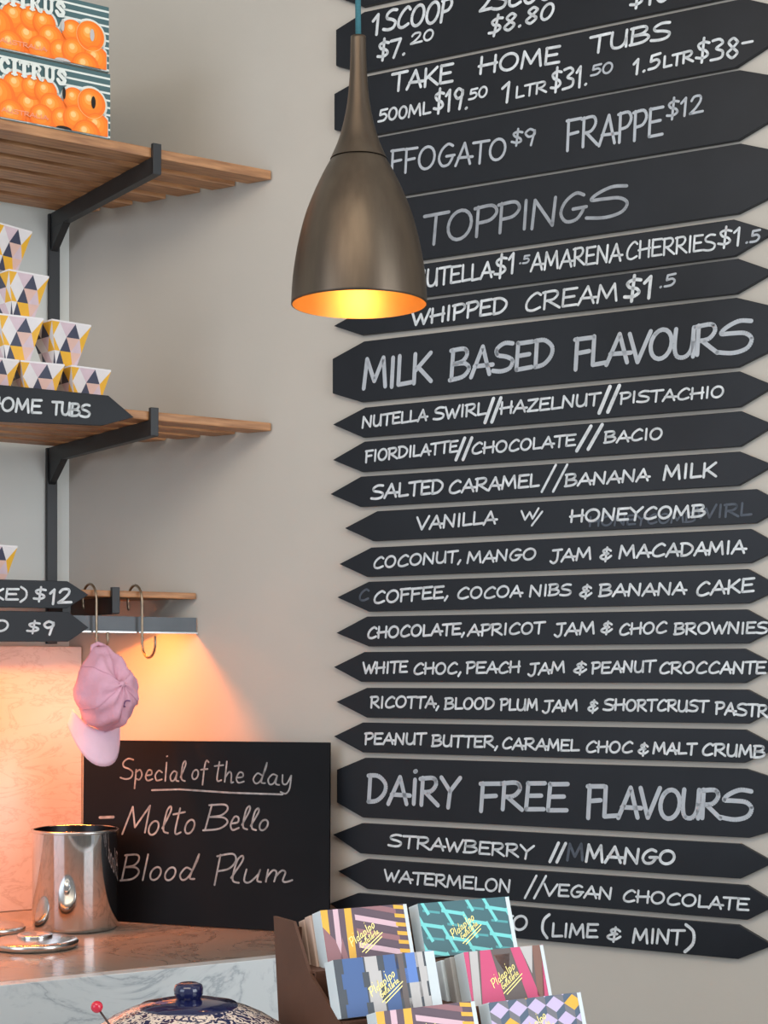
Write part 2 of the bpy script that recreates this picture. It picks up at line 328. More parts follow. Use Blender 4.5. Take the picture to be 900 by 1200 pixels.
def write(mb, F, y, txt, x0, y0, x1, y1, h0, h1=None, wpx=None, mi=0, **kw):
    """a word whose baseline runs between two pixels of the photograph, on the local plane y"""
    h1 = h1 or h0
    if h0 <= 18 and F is not CFR and txt not in ('//', '(', ')'): h0, h1 = h0 * .9, h1 * .9
    wpx = wpx or ((1.2 + .115 * h0) * (1.25 if txt == '//' else 1))
    for s in text_strokes(txt, **kw):
        loc = []
        for (t, v) in s:
            h = h0 + (h1 - h0) * t
            q = F.hit(x0 + (x1 - x0) * t, y0 + (y1 - y0) * t - v * h, 1, y); loc.append((q.x, q.z))
        mid = F.hit(x0 + (x1 - x0) * s[0][0], y0, 1, y); dist = (F.world(mid) - Vector((0, 0, CAMZ))).y
        ribbon(mb, loc, wpx * dist / FPX, y, mi)

# ------------------------------------------------------------------ room
def quad_struct(name, mb, m): return single(name, mb, m, WORLD, (0, 0, 0), kind='structure')
def polyroom(z0, z1):
    mb = MB(); pts = [WL.world((-3.4, .05, 0)), WL.world((0, .05, 0)), WM.world((0, .05, 0)), WM.world((3.0, .05, 0)), WM.world((3.0, -4.4, 0)), Vector((-3.6, 1.0, 0))]
    P = [(WL.world((-3.4, .05, 0)).x, WL.world((-3.4, .05, 0)).y), (WM.world((0, .06, 0)).x, WM.world((0, .06, 0)).y), (WM.world((3.0, .06, 0)).x, WM.world((3.0, .06, 0)).y), (1.9, -1.2), (-3.4, -1.2)]
    mb.prism(P, 'z', z0, z1); return mb
CEILZ = 3.35
quad_struct('floor', polyroom(-.05, 0), M['floor'])
quad_struct('ceiling', polyroom(CEILZ, CEILZ + .05), M['ceil'])
mb = MB().box((0, 0, 0), (3.0, .08, CEILZ)); o = single('wall_right', mb, M['wall'], WM, (0, 0, 0), kind='structure')
mb = MB().prism([(-3.4, 0), (0, 0), (.03, .08), (-3.4, .08)], 'z', 0, CEILZ); single('wall_left', mb, M['wall_light'], WL, (0, 0, 0), kind='structure')

# ------------------------------------------------------------------ menu boards
TH = .010
FACE = -TH - .0006
def board(key, label, left, right, texts, F=WM, group='arrow-ended menu boards on the wall', name='menu_board', plane=-TH, cat='sign', back=None):
    """left: list of (px,py) from the upper-left corner round the left end to the lower-left corner; right likewise bottom to top"""
    poly = [(q.x, q.z) for q in (F.hit(px, py, 1, plane) for px, py in left + right)]
    o = (sum(p[0] for p in poly) / len(poly), plane + TH, min(p[1] for p in poly))
    t = Thing(name, F, o, label, cat, group)
    t.part('panel', MB().prism(poly, 'y', plane, plane + TH - .0005), M['board'], bevel=.0008)
    byk = {}
    for tx in texts:
        kw = dict(tx[8]) if len(tx) > 8 else {}
        k = kw.pop('m', 'chalk'); mbb = MB(); mbb.keep = True
        write(mbb, F, plane - .0006 - .0001 * (k == 'chalk'), *tx[:8], **kw)
        t.part('lettering', mbb, M[k], org=mbb.v[0], label='half-wiped older chalk lettering' if k == 'chalk_ghost' else None)
    return t
def T(txt, x0, y0, x1, y1, h0, h1=None, wpx=None, **kw): return (txt, x0, y0, x1, y1, h0, h1, wpx, kw)
big = dict(m='chalk_mid'); dim = dict(m='chalk_dim'); gh = dict(m='chalk_ghost')
GP = 'arrow-ended menu boards on the wall'
board('top', 'black menu board at the very top of the column, cut off by the photo edge',
      [(427, -56), (394, -40), (394, -4), (425, 7.5)], [(860, -88), (905, -108), (905, -130), (860, -150)], [])
board('scoop', 'tall black menu board reading 1 SCOOP $7.20 and $8.80',
      [(427, 14), (393.7, 35), (393.7, 77), (425, 85)], [(862, -5), (903, -30), (903, -62), (862, -78)],
      [T('1', 435, 41, 446, 38, 22), T('SCOOP', 449, 36, 527, 23, 22, 25, slant=.2), T('$7.', 442, 69, 476, 64, 20), T('20', 481, 52, 508, 46, 13),
       T('2SCOOPS', 562, 14, 680, -8, 22, slant=.2), T('$8.80', 572, 42, 648, 20, 19, 17, slant=.15), T('3SCOOPS', 700, -20, 830, -40, 22), T('$10', 738, 9, 785, 0, 20)])
board('tubs', 'tall black menu board pricing TAKE HOME TUBS by volume',
      [(427, 90), (391.7, 110), (391.7, 152), (427, 160)], [(862, 78.7), (903, 52), (903, 5), (872, -2)],
      [T('TAKE', 459, 107, 530, 96, 20, 21), T('HOME', 561, 87, 655, 73, 19), T('TUBS', 691, 62, 785, 44, 19),
       T('500ML', 443, 143, 504, 133, 15), T('$19.', 508, 130, 549, 127, 23, 24, 3.4), T('50', 549, 117, 571, 113, 13), T('1', 586, 120, 600, 118, 22, wpx=3.4), T('LTR', 604, 115, 640, 108, 14),
       T('$31.', 645, 106, 689, 99, 23, wpx=3.2), T('50', 692, 89, 718, 84, 13, m='chalk_mid'), T('1.5', 741, 87, 773, 79, 18, wpx=3.2), T('LTR', 777, 79, 812, 72, 14, wpx=3), T('$38', 815, 71, 866, 67, 23, wpx=3.2), T('-', 869, 56, 882, 54, 12, wpx=3)])
board('aff', 'tall black menu board reading AFFOGATO $9 and FRAPPE $12',
      [(427, 164), (392, 185), (392, 228), (427, 236)], [(865, 164), (903, 141), (903, 88), (867, 82)],
      [T('AFFOGATO', 436, 206, 593, 186, 27, 24, 3.2, m='chalk_mid'), T('$9', 599, 168, 627, 171, 16, 22, 2.8, m='chalk_mid'), T('FRAPPE', 663, 176, 776, 158, 34, 33, 3.6, m='chalk_mid'), T('$12', 781, 139, 823, 132, 20, wpx=3, m='chalk_mid')])
board('top2', 'tall black menu board reading TOPPINGS in large thin letters',
      [(427, 240), (392, 262), (392, 305), (427, 314)], [(865, 250), (903, 231), (903, 175), (868, 168)],
      [T('TOPPING~', 496, 286, 734, 251, 34, 32, 4.0, m='chalk_dim', gap=.02)])
board('cherries', 'narrow black menu board ending in AMARENA CHERRIES $1.5',
      [(428, 319), (390, 340), (427, 357)], [(861, 299.7), (908, 271.5), (860, 257)],
      [T('NUTELLA', 484, 338, 577, 325, 20, 18, 3), T('$1', 579, 324, 604, 319, 22, wpx=3.2), T('.5', 608, 309, 620, 308, 10, m='chalk_mid'), T('AMARENA', 622, 318, 728, 305, 20, wpx=2.8),
       T('CHERRIES', 733, 304, 838, 292, 20, 18, 2.6), T('$1', 841, 288, 869, 287, 20, wpx=2.8), T('.5', 873, 285, 890, 283, 15, m='chalk_mid')])
board('cream', 'narrow black menu board reading WHIPPED CREAM $1.5 just below the lamp',
      [(428, 361), (391, 382), (423, 392.5)], [(863, 344), (908, 318), (865, 303)],
      [T('WHIPPED', 482, 381, 594, 366, 17, 20, 3.2), T('CREAM', 614, 365, 724, 352, 20, wpx=3), T('$1', 731, 352, 766, 347, 24, wpx=4), T('.5', 772, 337, 791, 334, 15, m='chalk_mid')])
board('milk', 'tall black heading board reading MILK BASED FLAVOURS',
      [(426.7, 400), (389.7, 420.5), (389.7, 461), (423, 471)], [(865, 430), (903, 411), (903, 358), (863, 348.7)],
      [T('MILK', 425, 456, 505, 448, 34, 34, 5.2, **big, gap=.04), T('BASED', 527, 445, 648, 427, 35, 30, 5.2, **big), T('FLAVOUR~', 672, 431, 880, 410, 34, 34, 5.2, **big, gap=-.02)])
small = [
 ('narrow black flavour board directly below the MILK BASED FLAVOURS heading', [(428, 477.5), (390, 497.5), (425, 512.5)], [(867, 476.7), (908, 452), (867, 435)],
  [T('NUTELLA', 424, 501, 500, 492, 14), T('SWIRL', 508, 492, 569, 485, 15), T('//', 569, 490, 584, 489, 20), T('HAZELNUT', 586, 485, 702, 474, 15), T('//', 703, 478, 722, 477, 22), T('PISTACHIO', 726, 473, 848, 465, 14)]),
 ('narrow black flavour board reading CHOCOLATE // BACIO, second below the milk heading', [(427, 517.5), (390, 539), (424, 553)], [(867.5, 523), (908, 498), (869, 481.7)],
  [T('FIORDILATTE', 428, 541, 536, 529, 14), T('//', 535, 534, 550, 533, 18), T('CHOCOLATE', 552, 532, 674, 522, 14), T('//', 677, 523, 701, 521, 20), T('BACIO', 708, 519, 776, 514, 14)]),
 ('narrow black flavour board reading SALTED CARAMEL // BANANA MILK', [(423, 558.5), (387, 579), (422, 594)], [(865, 569), (907, 545), (867, 529)],
  [T('SALTED', 435, 585, 519, 577, 17), T('CARAMEL', 525, 578, 631, 570, 16), T('//', 636, 571, 660, 569, 22, wpx=3), T('BANANA', 662, 570, 760, 563, 15, wpx=2.8), T('MILK', 777, 562, 839, 558, 18)]),
 ('narrow black flavour board reading VANILLA W/ HONEYCOMB with wiped letters behind', [(442, 599), (404, 619), (437, 634)], [(886, 613), (922, 592), (886.7, 573)],
  [T('VANILLA', 488, 621, 581, 613, 16, wpx=2.8), T('W', 610, 610, 630, 607, 12), T('/', 624, 613, 632, 612, 12), T('WIRL', 815, 607, 880, 604, 16, **gh), T('HONEYCOMB', 690, 617, 815, 611, 12, **gh), T('HONEYCOMB', 668, 612, 826, 605, 15, wpx=2.9)]),
 ('narrow black flavour board reading COCONUT, MANGO JAM & MACADAMIA', [(435, 641.7), (397.5, 661), (430, 676)], [(880, 659.7), (918, 641), (880, 619.7)],
  [T('COCONUT,', 437, 666, 541, 658, 14), T('MANGO', 547, 660, 628, 655, 14), T('JAM', 645, 659, 693, 655, 15), T('&', 702, 656, 717, 655, 15), T('MACADAMIA', 725, 654, 873, 648, 16, wpx=2.9)]),
 ('narrow black flavour board reading COFFEE, COCOA NIBS & BANANA CAKE', [(432, 681.7), (395, 700), (432, 716.7)], [(877.5, 707), (917, 689), (876.7, 666.7)],
  [T('C', 420, 704, 432, 703, 14, **gh), T('COFFEE,', 437, 707, 526, 700, 15, wpx=2.8), T('COCOA', 535, 702, 611, 699, 14), T('NIBS', 620, 699, 669, 697, 14), T('&', 678, 700, 694, 699, 15), T('BANANA', 702, 699, 803, 696, 15, wpx=2.8), T('CAKE', 815, 698, 883, 693, 17, wpx=2.9)]),
 ('narrow black flavour board reading CHOCOLATE, APRICOT JAM & CHOC BROWNIES', [(430, 722.5), (394, 741.7), (432, 757.5)], [(876.7, 754), (914, 735), (875, 714)],
  [T('CHOCOLATE,', 430, 748, 545, 743, 14, wpx=2.8), T('APRICOT', 548, 745, 637, 742, 14), T('JAM', 650, 745, 697, 742, 15), T('&', 703, 742, 718, 741, 14), T('CHOC', 725, 744, 781, 741, 14), T('BROWNIES', 790, 743, 899, 742, 14, wpx=2.7)]),
 ('narrow black flavour board reading WHITE CHOC, PEACH JAM & PEANUT CROCCANTE', [(427, 764), (391, 781.7), (423, 799)], [(873, 800.5), (912, 780), (872.5, 760)],
  [T('WHITE', 425, 789, 477, 788, 14), T('CHOC,', 484, 790, 541, 789, 14), T('PEACH', 546, 789, 609, 788, 14), T('JAM', 619, 791, 662, 788, 14), T('&', 671, 789, 688, 788, 14), T('PEANUT', 693, 789, 767, 787, 14), T('CROCCANTE', 772, 789, 897, 789, 14, 15)]),
 ('narrow black flavour board reading RICOTTA, BLOOD PLUM JAM & SHORTCRUST PASTR', [(430, 806), (394, 822.5), (430, 841)], [(877.5, 848), (914, 828), (876, 808)],
  [T('RICOTTA,', 434, 829, 515, 829, 14), T('BLOOD', 521, 831, 579, 831, 14), T('PLUM', 586, 832, 630, 832, 14), T('JAM', 636, 834, 677, 833, 14), T('&', 688, 834, 701, 834, 14), T('SHORTCRUST', 707, 832, 829, 834, 14, wpx=2.7), T('PASTR', 838, 836, 899, 840, 15, wpx=2.8)]),
 ('narrow black flavour board reading PEANUT BUTTER, CARAMEL CHOC & MALT CRUMB', [(425, 846.7), (391, 863), (425, 881.7)], [(872.5, 894), (913, 876), (873, 855)],
  [T('PEANUT', 427, 872, 498, 872, 14, wpx=2.7), T('BUTTER,', 506, 874, 584, 876, 14, wpx=2.7), T('CARAMEL', 588, 877, 678, 880, 14), T('CHOC', 686, 881, 741, 882, 14), T('&', 747, 883, 760, 884, 14), T('MALT', 765, 883, 815, 884, 14, wpx=2.8), T('CRUMB', 822, 885, 896, 888, 15, wpx=2.8)]),
]
for lb, l, r, tx in small: board('s', lb, l, r, tx)
board('dairy', 'tall black heading board reading DAiRY FREE FLAVOURS',
      [(428, 888), (394.7, 902), (394.7, 940.5), (425, 958)], [(878, 982), (905, 974), (905, 911), (874, 901)],
      [T('DAiRY', 430, 940, 537, 944, 31, 32, 5.2, **big), T('FREE', 561, 948, 664, 951, 31, 32, 5.2, **big), T('FLAVOUR~', 687, 957, 880, 960, 36, 32, 5.4, **big, gap=0)])
for lb, l, r, tx in [
 ('narrow black flavour board reading STRAWBERRY // MANGO', [(424, 964.7), (390, 978), (422, 1000)], [(867.5, 1029.7), (907, 1011), (867.5, 989)],
  [T('STRAWBERRY', 455, 991, 624, 1006, 15, 16), T('//', 645, 1006, 660, 1006, 16), T('M', 664, 1008, 684, 1008, 19, **gh), T('MANGO', 686, 1010, 791, 1013, 20, 15)]),
 ('narrow black flavour board reading WATERMELON // VEGAN CHOCOLATE', [(430, 1006.7), (396, 1021), (430, 1041.7)], [(876, 1078), (912, 1060), (875, 1037.5)],
  [T('WATERMELON', 450, 1032, 598, 1046, 14, 16), T('//', 616, 1048, 636, 1048, 19, wpx=2.8), T('VEGAN', 637, 1049, 717, 1054, 15), T('CHOCOLATE', 729, 1056, 877, 1067, 15)]),
 ('lowest black flavour board reading (LIME & MINT), partly behind the bars', [(419, 1046.7), (386, 1059), (419, 1082)], [(865, 1124), (906, 1108), (865, 1084)],
  [T('MOJITO', 520, 1087, 618, 1090, 18), T('(', 634, 1094, 643, 1095, 20), T('LIME', 646, 1097, 700, 1099, 17), T('&', 710, 1101, 728, 1102, 16), T('MINT', 741, 1104, 800, 1107, 18), T(')', 801, 1110, 813, 1110, 23)]),
]: board('s', lb, l, r, tx)

# ------------------------------------------------------------------ slatted shelves on the left wall
KX = .4587                                        # local x of the main wall at distance d is KX*d
def shelf(label, depth, ztop, thick, pitch, width, leg_px, leg_zbot, arm_h, length=.86):
    t = Thing('wall_shelf', WL, (-.2, 0, CAMZ + ztop - thick), label, 'shelf')
    z1 = CAMZ + ztop; z0 = z1 - thick
    d = depth; k = 0
    while d - width > .012:
        xa = KX * d - .004; xb = KX * (d - width) - .004
        s = MB().prism([(-length, -d), (xa, -d), (xb, -(d - width)), (-length, -(d - width))], 'z', z0, z1)
        t.part('slat', s, M['wood'], bevel=.0025, org=(-length, -d, z0 + random.uniform(-.1, 0)*0))
        d -= pitch; k += 1
    xl = WL.hit(leg_px[0], leg_px[2], 1, 0).x; xr = WL.hit(leg_px[1], leg_px[2], 1, 0).x
    br = MB().box((xl + .003, -depth - .009, z0 - arm_h), (xr - .004, -.008, z0 - .0005))
    b = t.part('bracket', br, M['black_steel'], bevel=.001, label='black steel shelf bracket')
    t.part('bracket_leg', MB().box((xl, -.010, CAMZ + leg_zbot), (xr, -.0005, z0 - .001)), M['black_steel'], parent=b, bevel=.001)
    t.part('bracket_brace', MB().prism([(-.010, z0 - arm_h - .045), (-.010, z0 - arm_h + .002), (-.075, z0 - arm_h + .002)], 'x', xl + .0035, xr - .0045), M['black_steel'], parent=b)
    t.part('bracket_lip', MB().box((xl + .003, -depth - .010, z0 - arm_h + .001), (xr - .0035, -depth - .001, z1 + .006)), M['black_steel'], parent=b, bevel=.001)
    return t
D1 = .463
shelf('top wooden slatted wall shelf carrying the two citrus cartons', D1, .9513, .018, .0765, .050, (55.5, 68, 300), .475, .032)
shelf('middle wooden slatted wall shelf carrying the patterned tubs', D1, .473, .016, .0765, .050, (53, 65, 600), .157, .030)
shelf('lowest narrow wooden slatted wall shelf above the warm lamp', .301, .155, .0125, .060, .045, (53, 65, 660), .058, .032)

# warm lamp bar under the lowest shelf
zt, zb = CAMZ + .1065, CAMZ + .075
t = Thing('warming_lamp', WL, (-.3, -.25, zb), 'dark grey lamp bar glowing orange under the lowest shelf', 'lamp')
def xw(d): return KX * d - .004
def bar(d0, d1, z0, z1, L=.86): return MB().prism([(-L, -d0), (xw(d0), -d0), (xw(d1), -d1), (-L, -d1)], 'z', z0, z1)
t.part('front_fascia', bar(.301, .296, zb, zt), M['grey_steel'], label='dark grey metal front fascia')
t.part('top_cover', bar(.296, .19, zt - .004, zt), M['grey_steel'])
t.part('back_fascia', bar(.195, .19, zb + .006, zt - .004), M['grey_steel'])
t.part('lip', bar(.305, .3011, zb - .0, zb + .003), M['steel_dull'], label='thin bright lower edge')
tb = MB().tube([WL_p for WL_p in [(-.8, -.235, zt - .016), (xw(.235) - .02, -.235, zt - .016)]], .006, 10)
t.part('heating_tube', tb, M['heat_tube'], label='glowing orange tube')
for xx in (-.6, -.12):
    t.part('hanger', MB().box((xx - .008, -.262, zt), (xx + .008, -.248, CAMZ + .142)), M['black_steel'])
ld = bpy.data.lights.new('warming_lamp_glow', 'AREA'); ld.shape = 'RECTANGLE'; ld.size = .82; ld.size_y = .012; ld.energy = 8; ld.color = (1, .235, .035)
lo = bpy.data.objects.new('warming_lamp_glow', ld); COL.objects.link(lo)
lo.matrix_world = WL.m @ Matrix.Translation((xw(.275) - .47, -.277, zt - .006))

# signs clipped to the shelf fronts
def shelf_sign(label, poly_px, plane, texts):
    board('x', label, poly_px[0], poly_px[1], texts, F=WL, group='arrow-ended boards clipped to the shelves', name='shelf_sign', plane=plane)
shelf_sign('black arrow-ended board reading TAKE HOME TUBS under the patterned tubs', ([(-150, 436), (-150, 488)], [(121, 498.5), (157, 489), (127, 463.5)]), -D1 - .0105 - TH,
           [T('TAKE', -95, 472, -38, 476, 15), T('HOME', -15, 480, 48, 484, 17, wpx=3), T('TUBS', 61, 485, 105, 489, 16, wpx=3)])
shelf_sign('black arrow-ended board ending in KE) $12, upper one on the lowest shelf', ([(-150, 675), (-150, 709)], [(78, 713), (104, 697), (79, 681)]), -.301 - .0105 - TH,
           [T('(CAKE)', -62, 701, 31, 703, 14), T('$', 39, 703, 53, 703, 15), T('12', 57, 707, 83, 707, 18)])
shelf_sign('black arrow-ended board ending in O $9, lower one on the lowest shelf', ([(-150, 713), (-150, 752)], [(80, 752), (104, 735.5), (80, 717)]), -.301 - .0155 - TH,
           [T('FO', -26, 740, 10, 740, 14), T('$', 31, 741, 46, 741, 13), T('9', 49, 744, 63, 744, 17)])

# ------------------------------------------------------------------ citrus cartons on the top shelf
def disc(c, r, n=28, sx=1.0): return [(c[0] + r * sx * math.cos(2 * math.pi * k / n), c[1] + r * math.sin(2 * math.pi * k / n)) for k in range(n)]
def clip(poly, x0, x1, z0, z1):
    for ax, v, sg in ((0, x0, 1), (0, x1, -1), (1, z0, 1), (1, z1, -1)):
        out = []
        for i in range(len(poly)):
            a, b = poly[i - 1], poly[i]; ia = (a[ax] - v) * sg >= 0; ib = (b[ax] - v) * sg >= 0
            if ia != ib:
                t_ = (v - a[ax]) / (b[ax] - a[ax]); out.append((a[0] + (b[0] - a[0]) * t_, a[1] + (b[1] - a[1]) * t_))
            if ib: out.append(b)
        poly = out
        if len(poly) < 3: return []
    return poly
def carton(label, dz, px_r, hole):
    yf = -D1 + .004; z0 = CAMZ + .9516 + dz
    xr = WL.hit(px_r, 100, 1, yf).x; xl = xr - .40; H = .1185; z1 = z0 + H
    t = Thing('citrus_carton', WL, ((xl + xr) / 2, yf + .14, z0), label, 'box', 'citrus cartons stacked on the top shelf')
    t.part('carton_body', MB().box((xl, yf, z0), (xr, yf + .28, z1)), [M['carton_side']], bevel=.002)
    y = yf - .0004; st = MB(); st.keep = True
    st.flat([(xl, z0 + .001), (xr, z0 + .001), (xr, z1 - .001), (xl, z1 - .001)], y, 0)
    p = .0130
    for k in range(9):
        za = z1 - .008 - k * p
        st.flat([(xl, za - .0036), (xr, za - .0036), (xr, za), (xl, za)], y - .0002, 1)
    # plain field behind the word and the fruit
    st.flat([(xl, z0 + .04), (xr - .088, z0 + .04), (xr - .088, z1 - .0125), (xl, z1 - .0125)], y - .0004, 0)
    t.part('printed_stripes', st, [M['carton'], M['print_white']], label='teal front with white stripes')
    # fruit: (distance from the right edge, height, radius)
    fr = [(.190, .078, .028), (.163, .040, .030), (.158, .082, .024), (.225, .050, .034), (.262, .078, .030), (.300, .05, .034), (.335, .078, .03), (.37, .045, .03),
          (.133, .078, .024), (.120, .048, .027), (.140, .020, .026), (.100, .024, .024), (.076, .074, .023), (.072, .030, .028), (.040, .072, .030), (.028, .022, .028), (.2, .015, .028), (.25, .015, .028), (.05, .0, .03)]
    fr = [(a * .93, b * .80, r * .90) for a, b, r in fr]
    om = MB(); om.keep = True; yy = y - .0006
    for a, b, r in fr:
        q = clip(disc((xr - a, z0 + b), r + .0045), xl, xr - .004, z0 + .002, z1)
        om.flat(q, yy, 0)
    yy -= .0002
    om.flat([(xl, z0 + .004), (xr - .03, z0 + .004), (xr - .06, z0 + .05), (xr - .19, z0 + .062), (xl, z0 + .062)], yy, 1)
    for n_, (a, b, r) in enumerate(fr):
        c = (xr - a, z0 + b); yy -= .00008
        for k, s_ in enumerate((1, .82, .6, .36, .2)):
            q = clip(disc((c[0] - r * .1 * k * .5, c[1] + r * .08 * k), r * s_, 24), xl, xr - .006, z0 + .0035, z1)
            om.flat(q, yy - .00001 * k, 1 + k)
        yy -= .00006
    # outlined big orange
    c = (xr - .040 * .93, z0 + .0576)
    for k in range(28):
        a0, a1 = 2 * math.pi * k / 28, 2 * math.pi * (k + 1) / 28
        om.flat([(c[0] + .0270 * math.cos(a0), c[1] + .027 * math.sin(a0)), (c[0] + .027 * math.cos(a1), c[1] + .027 * math.sin(a1)), (c[0] + .0262 * math.cos(a1), c[1] + .0262 * math.sin(a1)), (c[0] + .0262 * math.cos(a0), c[1] + .0262 * math.sin(a0))], yy, 5)
    t.part('printed_oranges', om, [M['print_white']] + ORANGES, label='printed oranges with white outline')
    hm = MB(); hm.keep = True
    for a, b, rx, rz in ((.034, .060, .0042, .011), (.090, .066, .0032, .011)):
        hm.flat([(xr - a + rx * math.cos(q), z0 + b + rz * math.sin(q)) for q in [k * math.pi / 8 for k in range(16)]], yy - .0003)
    hm.flat([(xr - .09 + .015 * math.cos(q), z0 + .003 + .005 * math.sin(q)) for q in [k * math.pi / 8 for k in range(9)]], yy - .0003)
    t.part('hand_hole', hm, M[hole], label='flat patches painted as narrow slots in the carton front')
    # lettering: slab letters
    cap = .0255; lm = MB(); lm.keep = True; xx = xr - .088 - .122; yl = yy - .0004
    zc = z1 - .0385
    def stroke(pts, wd): ribbon(lm, [(xx + p[0] * cap, zc + p[1] * cap) for p in pts], wd * cap, yl)
    adv = {'C': .82, 'I': .5, 'T': .78, 'R': .88, 'U': .86, 'S': .74}
    for ch in 'CITRUS':
        sh = {'C': [([(.66, .72), (.5, .95), (.24, .85), (.12, .5), (.24, .15), (.5, .05), (.68, .26)], .24)],
              'I': [([(.22, .06), (.22, .94)], .24), ([(.04, .96), (.4, .96)], .1), ([(.04, .04), (.4, .04)], .1)],
              'T': [([(.36, .06), (.36, .94)], .24), ([(.04, .93), (.68, .93)], .16), ([(.05, .74), (.05, .95)], .1), ([(.67, .74), (.67, .95)], .1), ([(.2, .04), (.52, .04)], .1)],
              'R': [([(.2, .06), (.2, .94)], .24), ([(.04, .95), (.5, .95), (.66, .76), (.52, .52), (.26, .5)], .17), ([(.46, .5), (.7, .06), (.82, .04)], .2), ([(.04, .04), (.36, .04)], .1)],
              'U': [([(.18, .94), (.18, .3), (.32, .08), (.52, .08), (.64, .3), (.64, .94)], .2), ([(.04, .96), (.32, .96)], .1), ([(.52, .96), (.78, .96)], .1)],
              'S': [([(.6, .74), (.46, .94), (.22, .9), (.14, .7), (.36, .52), (.58, .34), (.5, .1), (.24, .06), (.08, .28)], .23)]}[ch]
        for pts, wd in sh: stroke(pts, wd * 1.2)
        xx += (adv[ch] + .02) * cap * 1.06
    t.part('carton_lettering', lm, M['print_white'], label='white slab letters reading CITRUS')
    am = MB(); am.keep = True
    for s in text_strokes('AUSTRALIA', slant=0, jit=0): ribbon(am, [(xr - .205 + .085 * p[0], z0 + .013 + .007 * p[1]) for p in s], .0016, yl)
    t.part('small_lettering', am, M['print_red'], label='small pink letters reading AUSTRALIA')
    return t
carton('lower teal and orange citrus carton, resting on the top wooden shelf', 0, 129, 'print_hole')
carton('upper teal and orange citrus carton, cut by the photo top edge', .119, 127.5, 'pgrey')

# ------------------------------------------------------------------ patterned tubs
def make_tub_mesh(seed):
    rnd = random.Random(seed); mb = MB(); wt, wb, h = .0405, .0215, .0735; n = 3
    tones = [0, 1, 2, 3, 4]
    def ring(hz):
        r = wb + (wt - wb) * hz; return [(-r, -r, hz * h), (r, -r, hz * h), (r, r, hz * h), (-r, r, hz * h)]
    for side in range(4):
        a0, b0 = Vector(ring(0)[side]), Vector(ring(0)[(side + 1) % 4]); a1, b1 = Vector(ring(1)[side]), Vector(ring(1)[(side + 1) % 4])
        def P(u, v): return (a0.lerp(b0, u)).lerp(a1.lerp(b1, u), v)
        rows = 3
        for r_ in range(rows):
            v0, v1 = r_ / rows, (r_ + 1) / rows; off = (r_ % 2) * .5
            for c_ in range(-1, 4):
                u0 = (c_ + off) / 2.5; W_ = .4; tri = [[(u0, v0), (u0 + W_, v0), (u0 + W_ / 2, v1)], [(u0 + W_ / 2, v1), (u0 + W_, v0), (u0 + W_ * 1.5, v1)]]
                for k, tr in enumerate(tri):
                    q = clip(tr, 0, 1, 0, 1)
                    if len(q) >= 3:
                        col = ((2, 0, 1, 2, 0), (1, 0, 2, 0, 3), (0, 3, 0, 1, 0))[r_][(c_ + side + 1) % 5] if k == 0 else ((3, 1, 4, 3, 2), (3, 4, 1, 3, 2), (1, 2, 3, 1, 3))[r_][(c_ + side + 1) % 5]
                        mb.add([P(*p) for p in q], [tuple(range(len(q)))], col)
    mb.add(ring(0), [(3, 2, 1, 0)], 3)
    return mb
def lid_mesh():
    r, h = .0406, .0735; mb = MB()
    mb.box((-r, -r, h), (r, r, h + .003), 3)
    return mb
TM = [M['navy'], M['yellow'], M['lilac'], M['offwhite'], M['peach']]
def tub(label, px, row, yloc, rot, shelfz=.4735, proto=[]):
    z = CAMZ + shelfz + row * .0778
    x = WL.hit(px, HY - (shelfz + .04 + row * .0778) * 650, 1, yloc).x
    F = WL
    if not proto:
        t = Thing('patterned_tub', F, (x, yloc, z), label, 'tub', 'patterned tubs stacked in a pyramid'); proto.append(t)
        mbt = make_tub_mesh(3); mbt.v = [(v[0] + x, v[1] + yloc, v[2] + z) for v in mbt.v]; mbt.keep = True; t.part('tub_body', mbt, TM)
        ml = lid_mesh(); ml.v = [(v[0] + x, v[1] + yloc, v[2] + z) for v in ml.v]; t.part('lid', ml, TM)
        e = t.e
    else:
        e = copy_tree(proto[0].e); e['label'] = label
    e.matrix_world = F.m @ Matrix.Translation((x, yloc, z)) @ Matrix.Rotation(rot, 4, 'Z')
    return e
YT = -.375
tub('white, yellow and navy tub at the right end of the bottom row', 94, 0, YT, R(5))
tub('white, yellow and navy tub in the bottom row, second from the right', 41, 0, YT, R(-3))
tub('white, yellow and navy tub in the bottom row at the photo edge', -14, 0, YT, R(3))
tub('patterned tub at the right end of the second row up', 70, 1, YT, R(8))
tub('patterned tub second from the right in the second row up', 16, 1, YT, R(-2))
tub('patterned tub alone in view in the third row up', 20, 2, YT, R(9))
e = tub('topmost patterned tub of the pyramid, half out of frame', -1, 3, YT, R(20))
e = tub('lone patterned tub on the lowest shelf at the photo edge', -16, 0, -.262, R(10), shelfz=.1555); e['group'] = ''
del e['group']

# ------------------------------------------------------------------ hooks and cap
def hook(label, x, d, ztop, zlow, w_top, w_low):
    """S hook: top curl over the shelf slat, lower curl facing the room; in the plane x = const of the shelf frame"""
    t0 = (x, -d, ztop)
    pts = []
    rt, rl = w_top / 2, w_low / 2
    ys = -d
    for k in range(0, 13): a = R(-30 + k * 210 / 12); pts.append((x, ys + rt + rt * math.cos(a), ztop - rt + rt * math.sin(a)))
    pts.append((x, ys, (ztop + zlow) / 2))
    for k in range(0, 13): a = R(0 - k * 200 / 12); pts.append((x, ys - rl + rl * math.cos(a), zlow + rl + rl * math.sin(a)))
    pts.append((x, ys - 2 * rl, zlow + rl + .012))
    mb = MB().tube(pts, .0025, 8)
    return single('s_hook', mb, M['wire'], WL, (x, -d, ztop), label, 'hook', 'S-hooks hanging over the lowest shelf')
dS = .301 + .014
p2 = WL.hit(166.5, 720, 1, -dS); p1 = WL.hit(113, 720, 1, -dS)
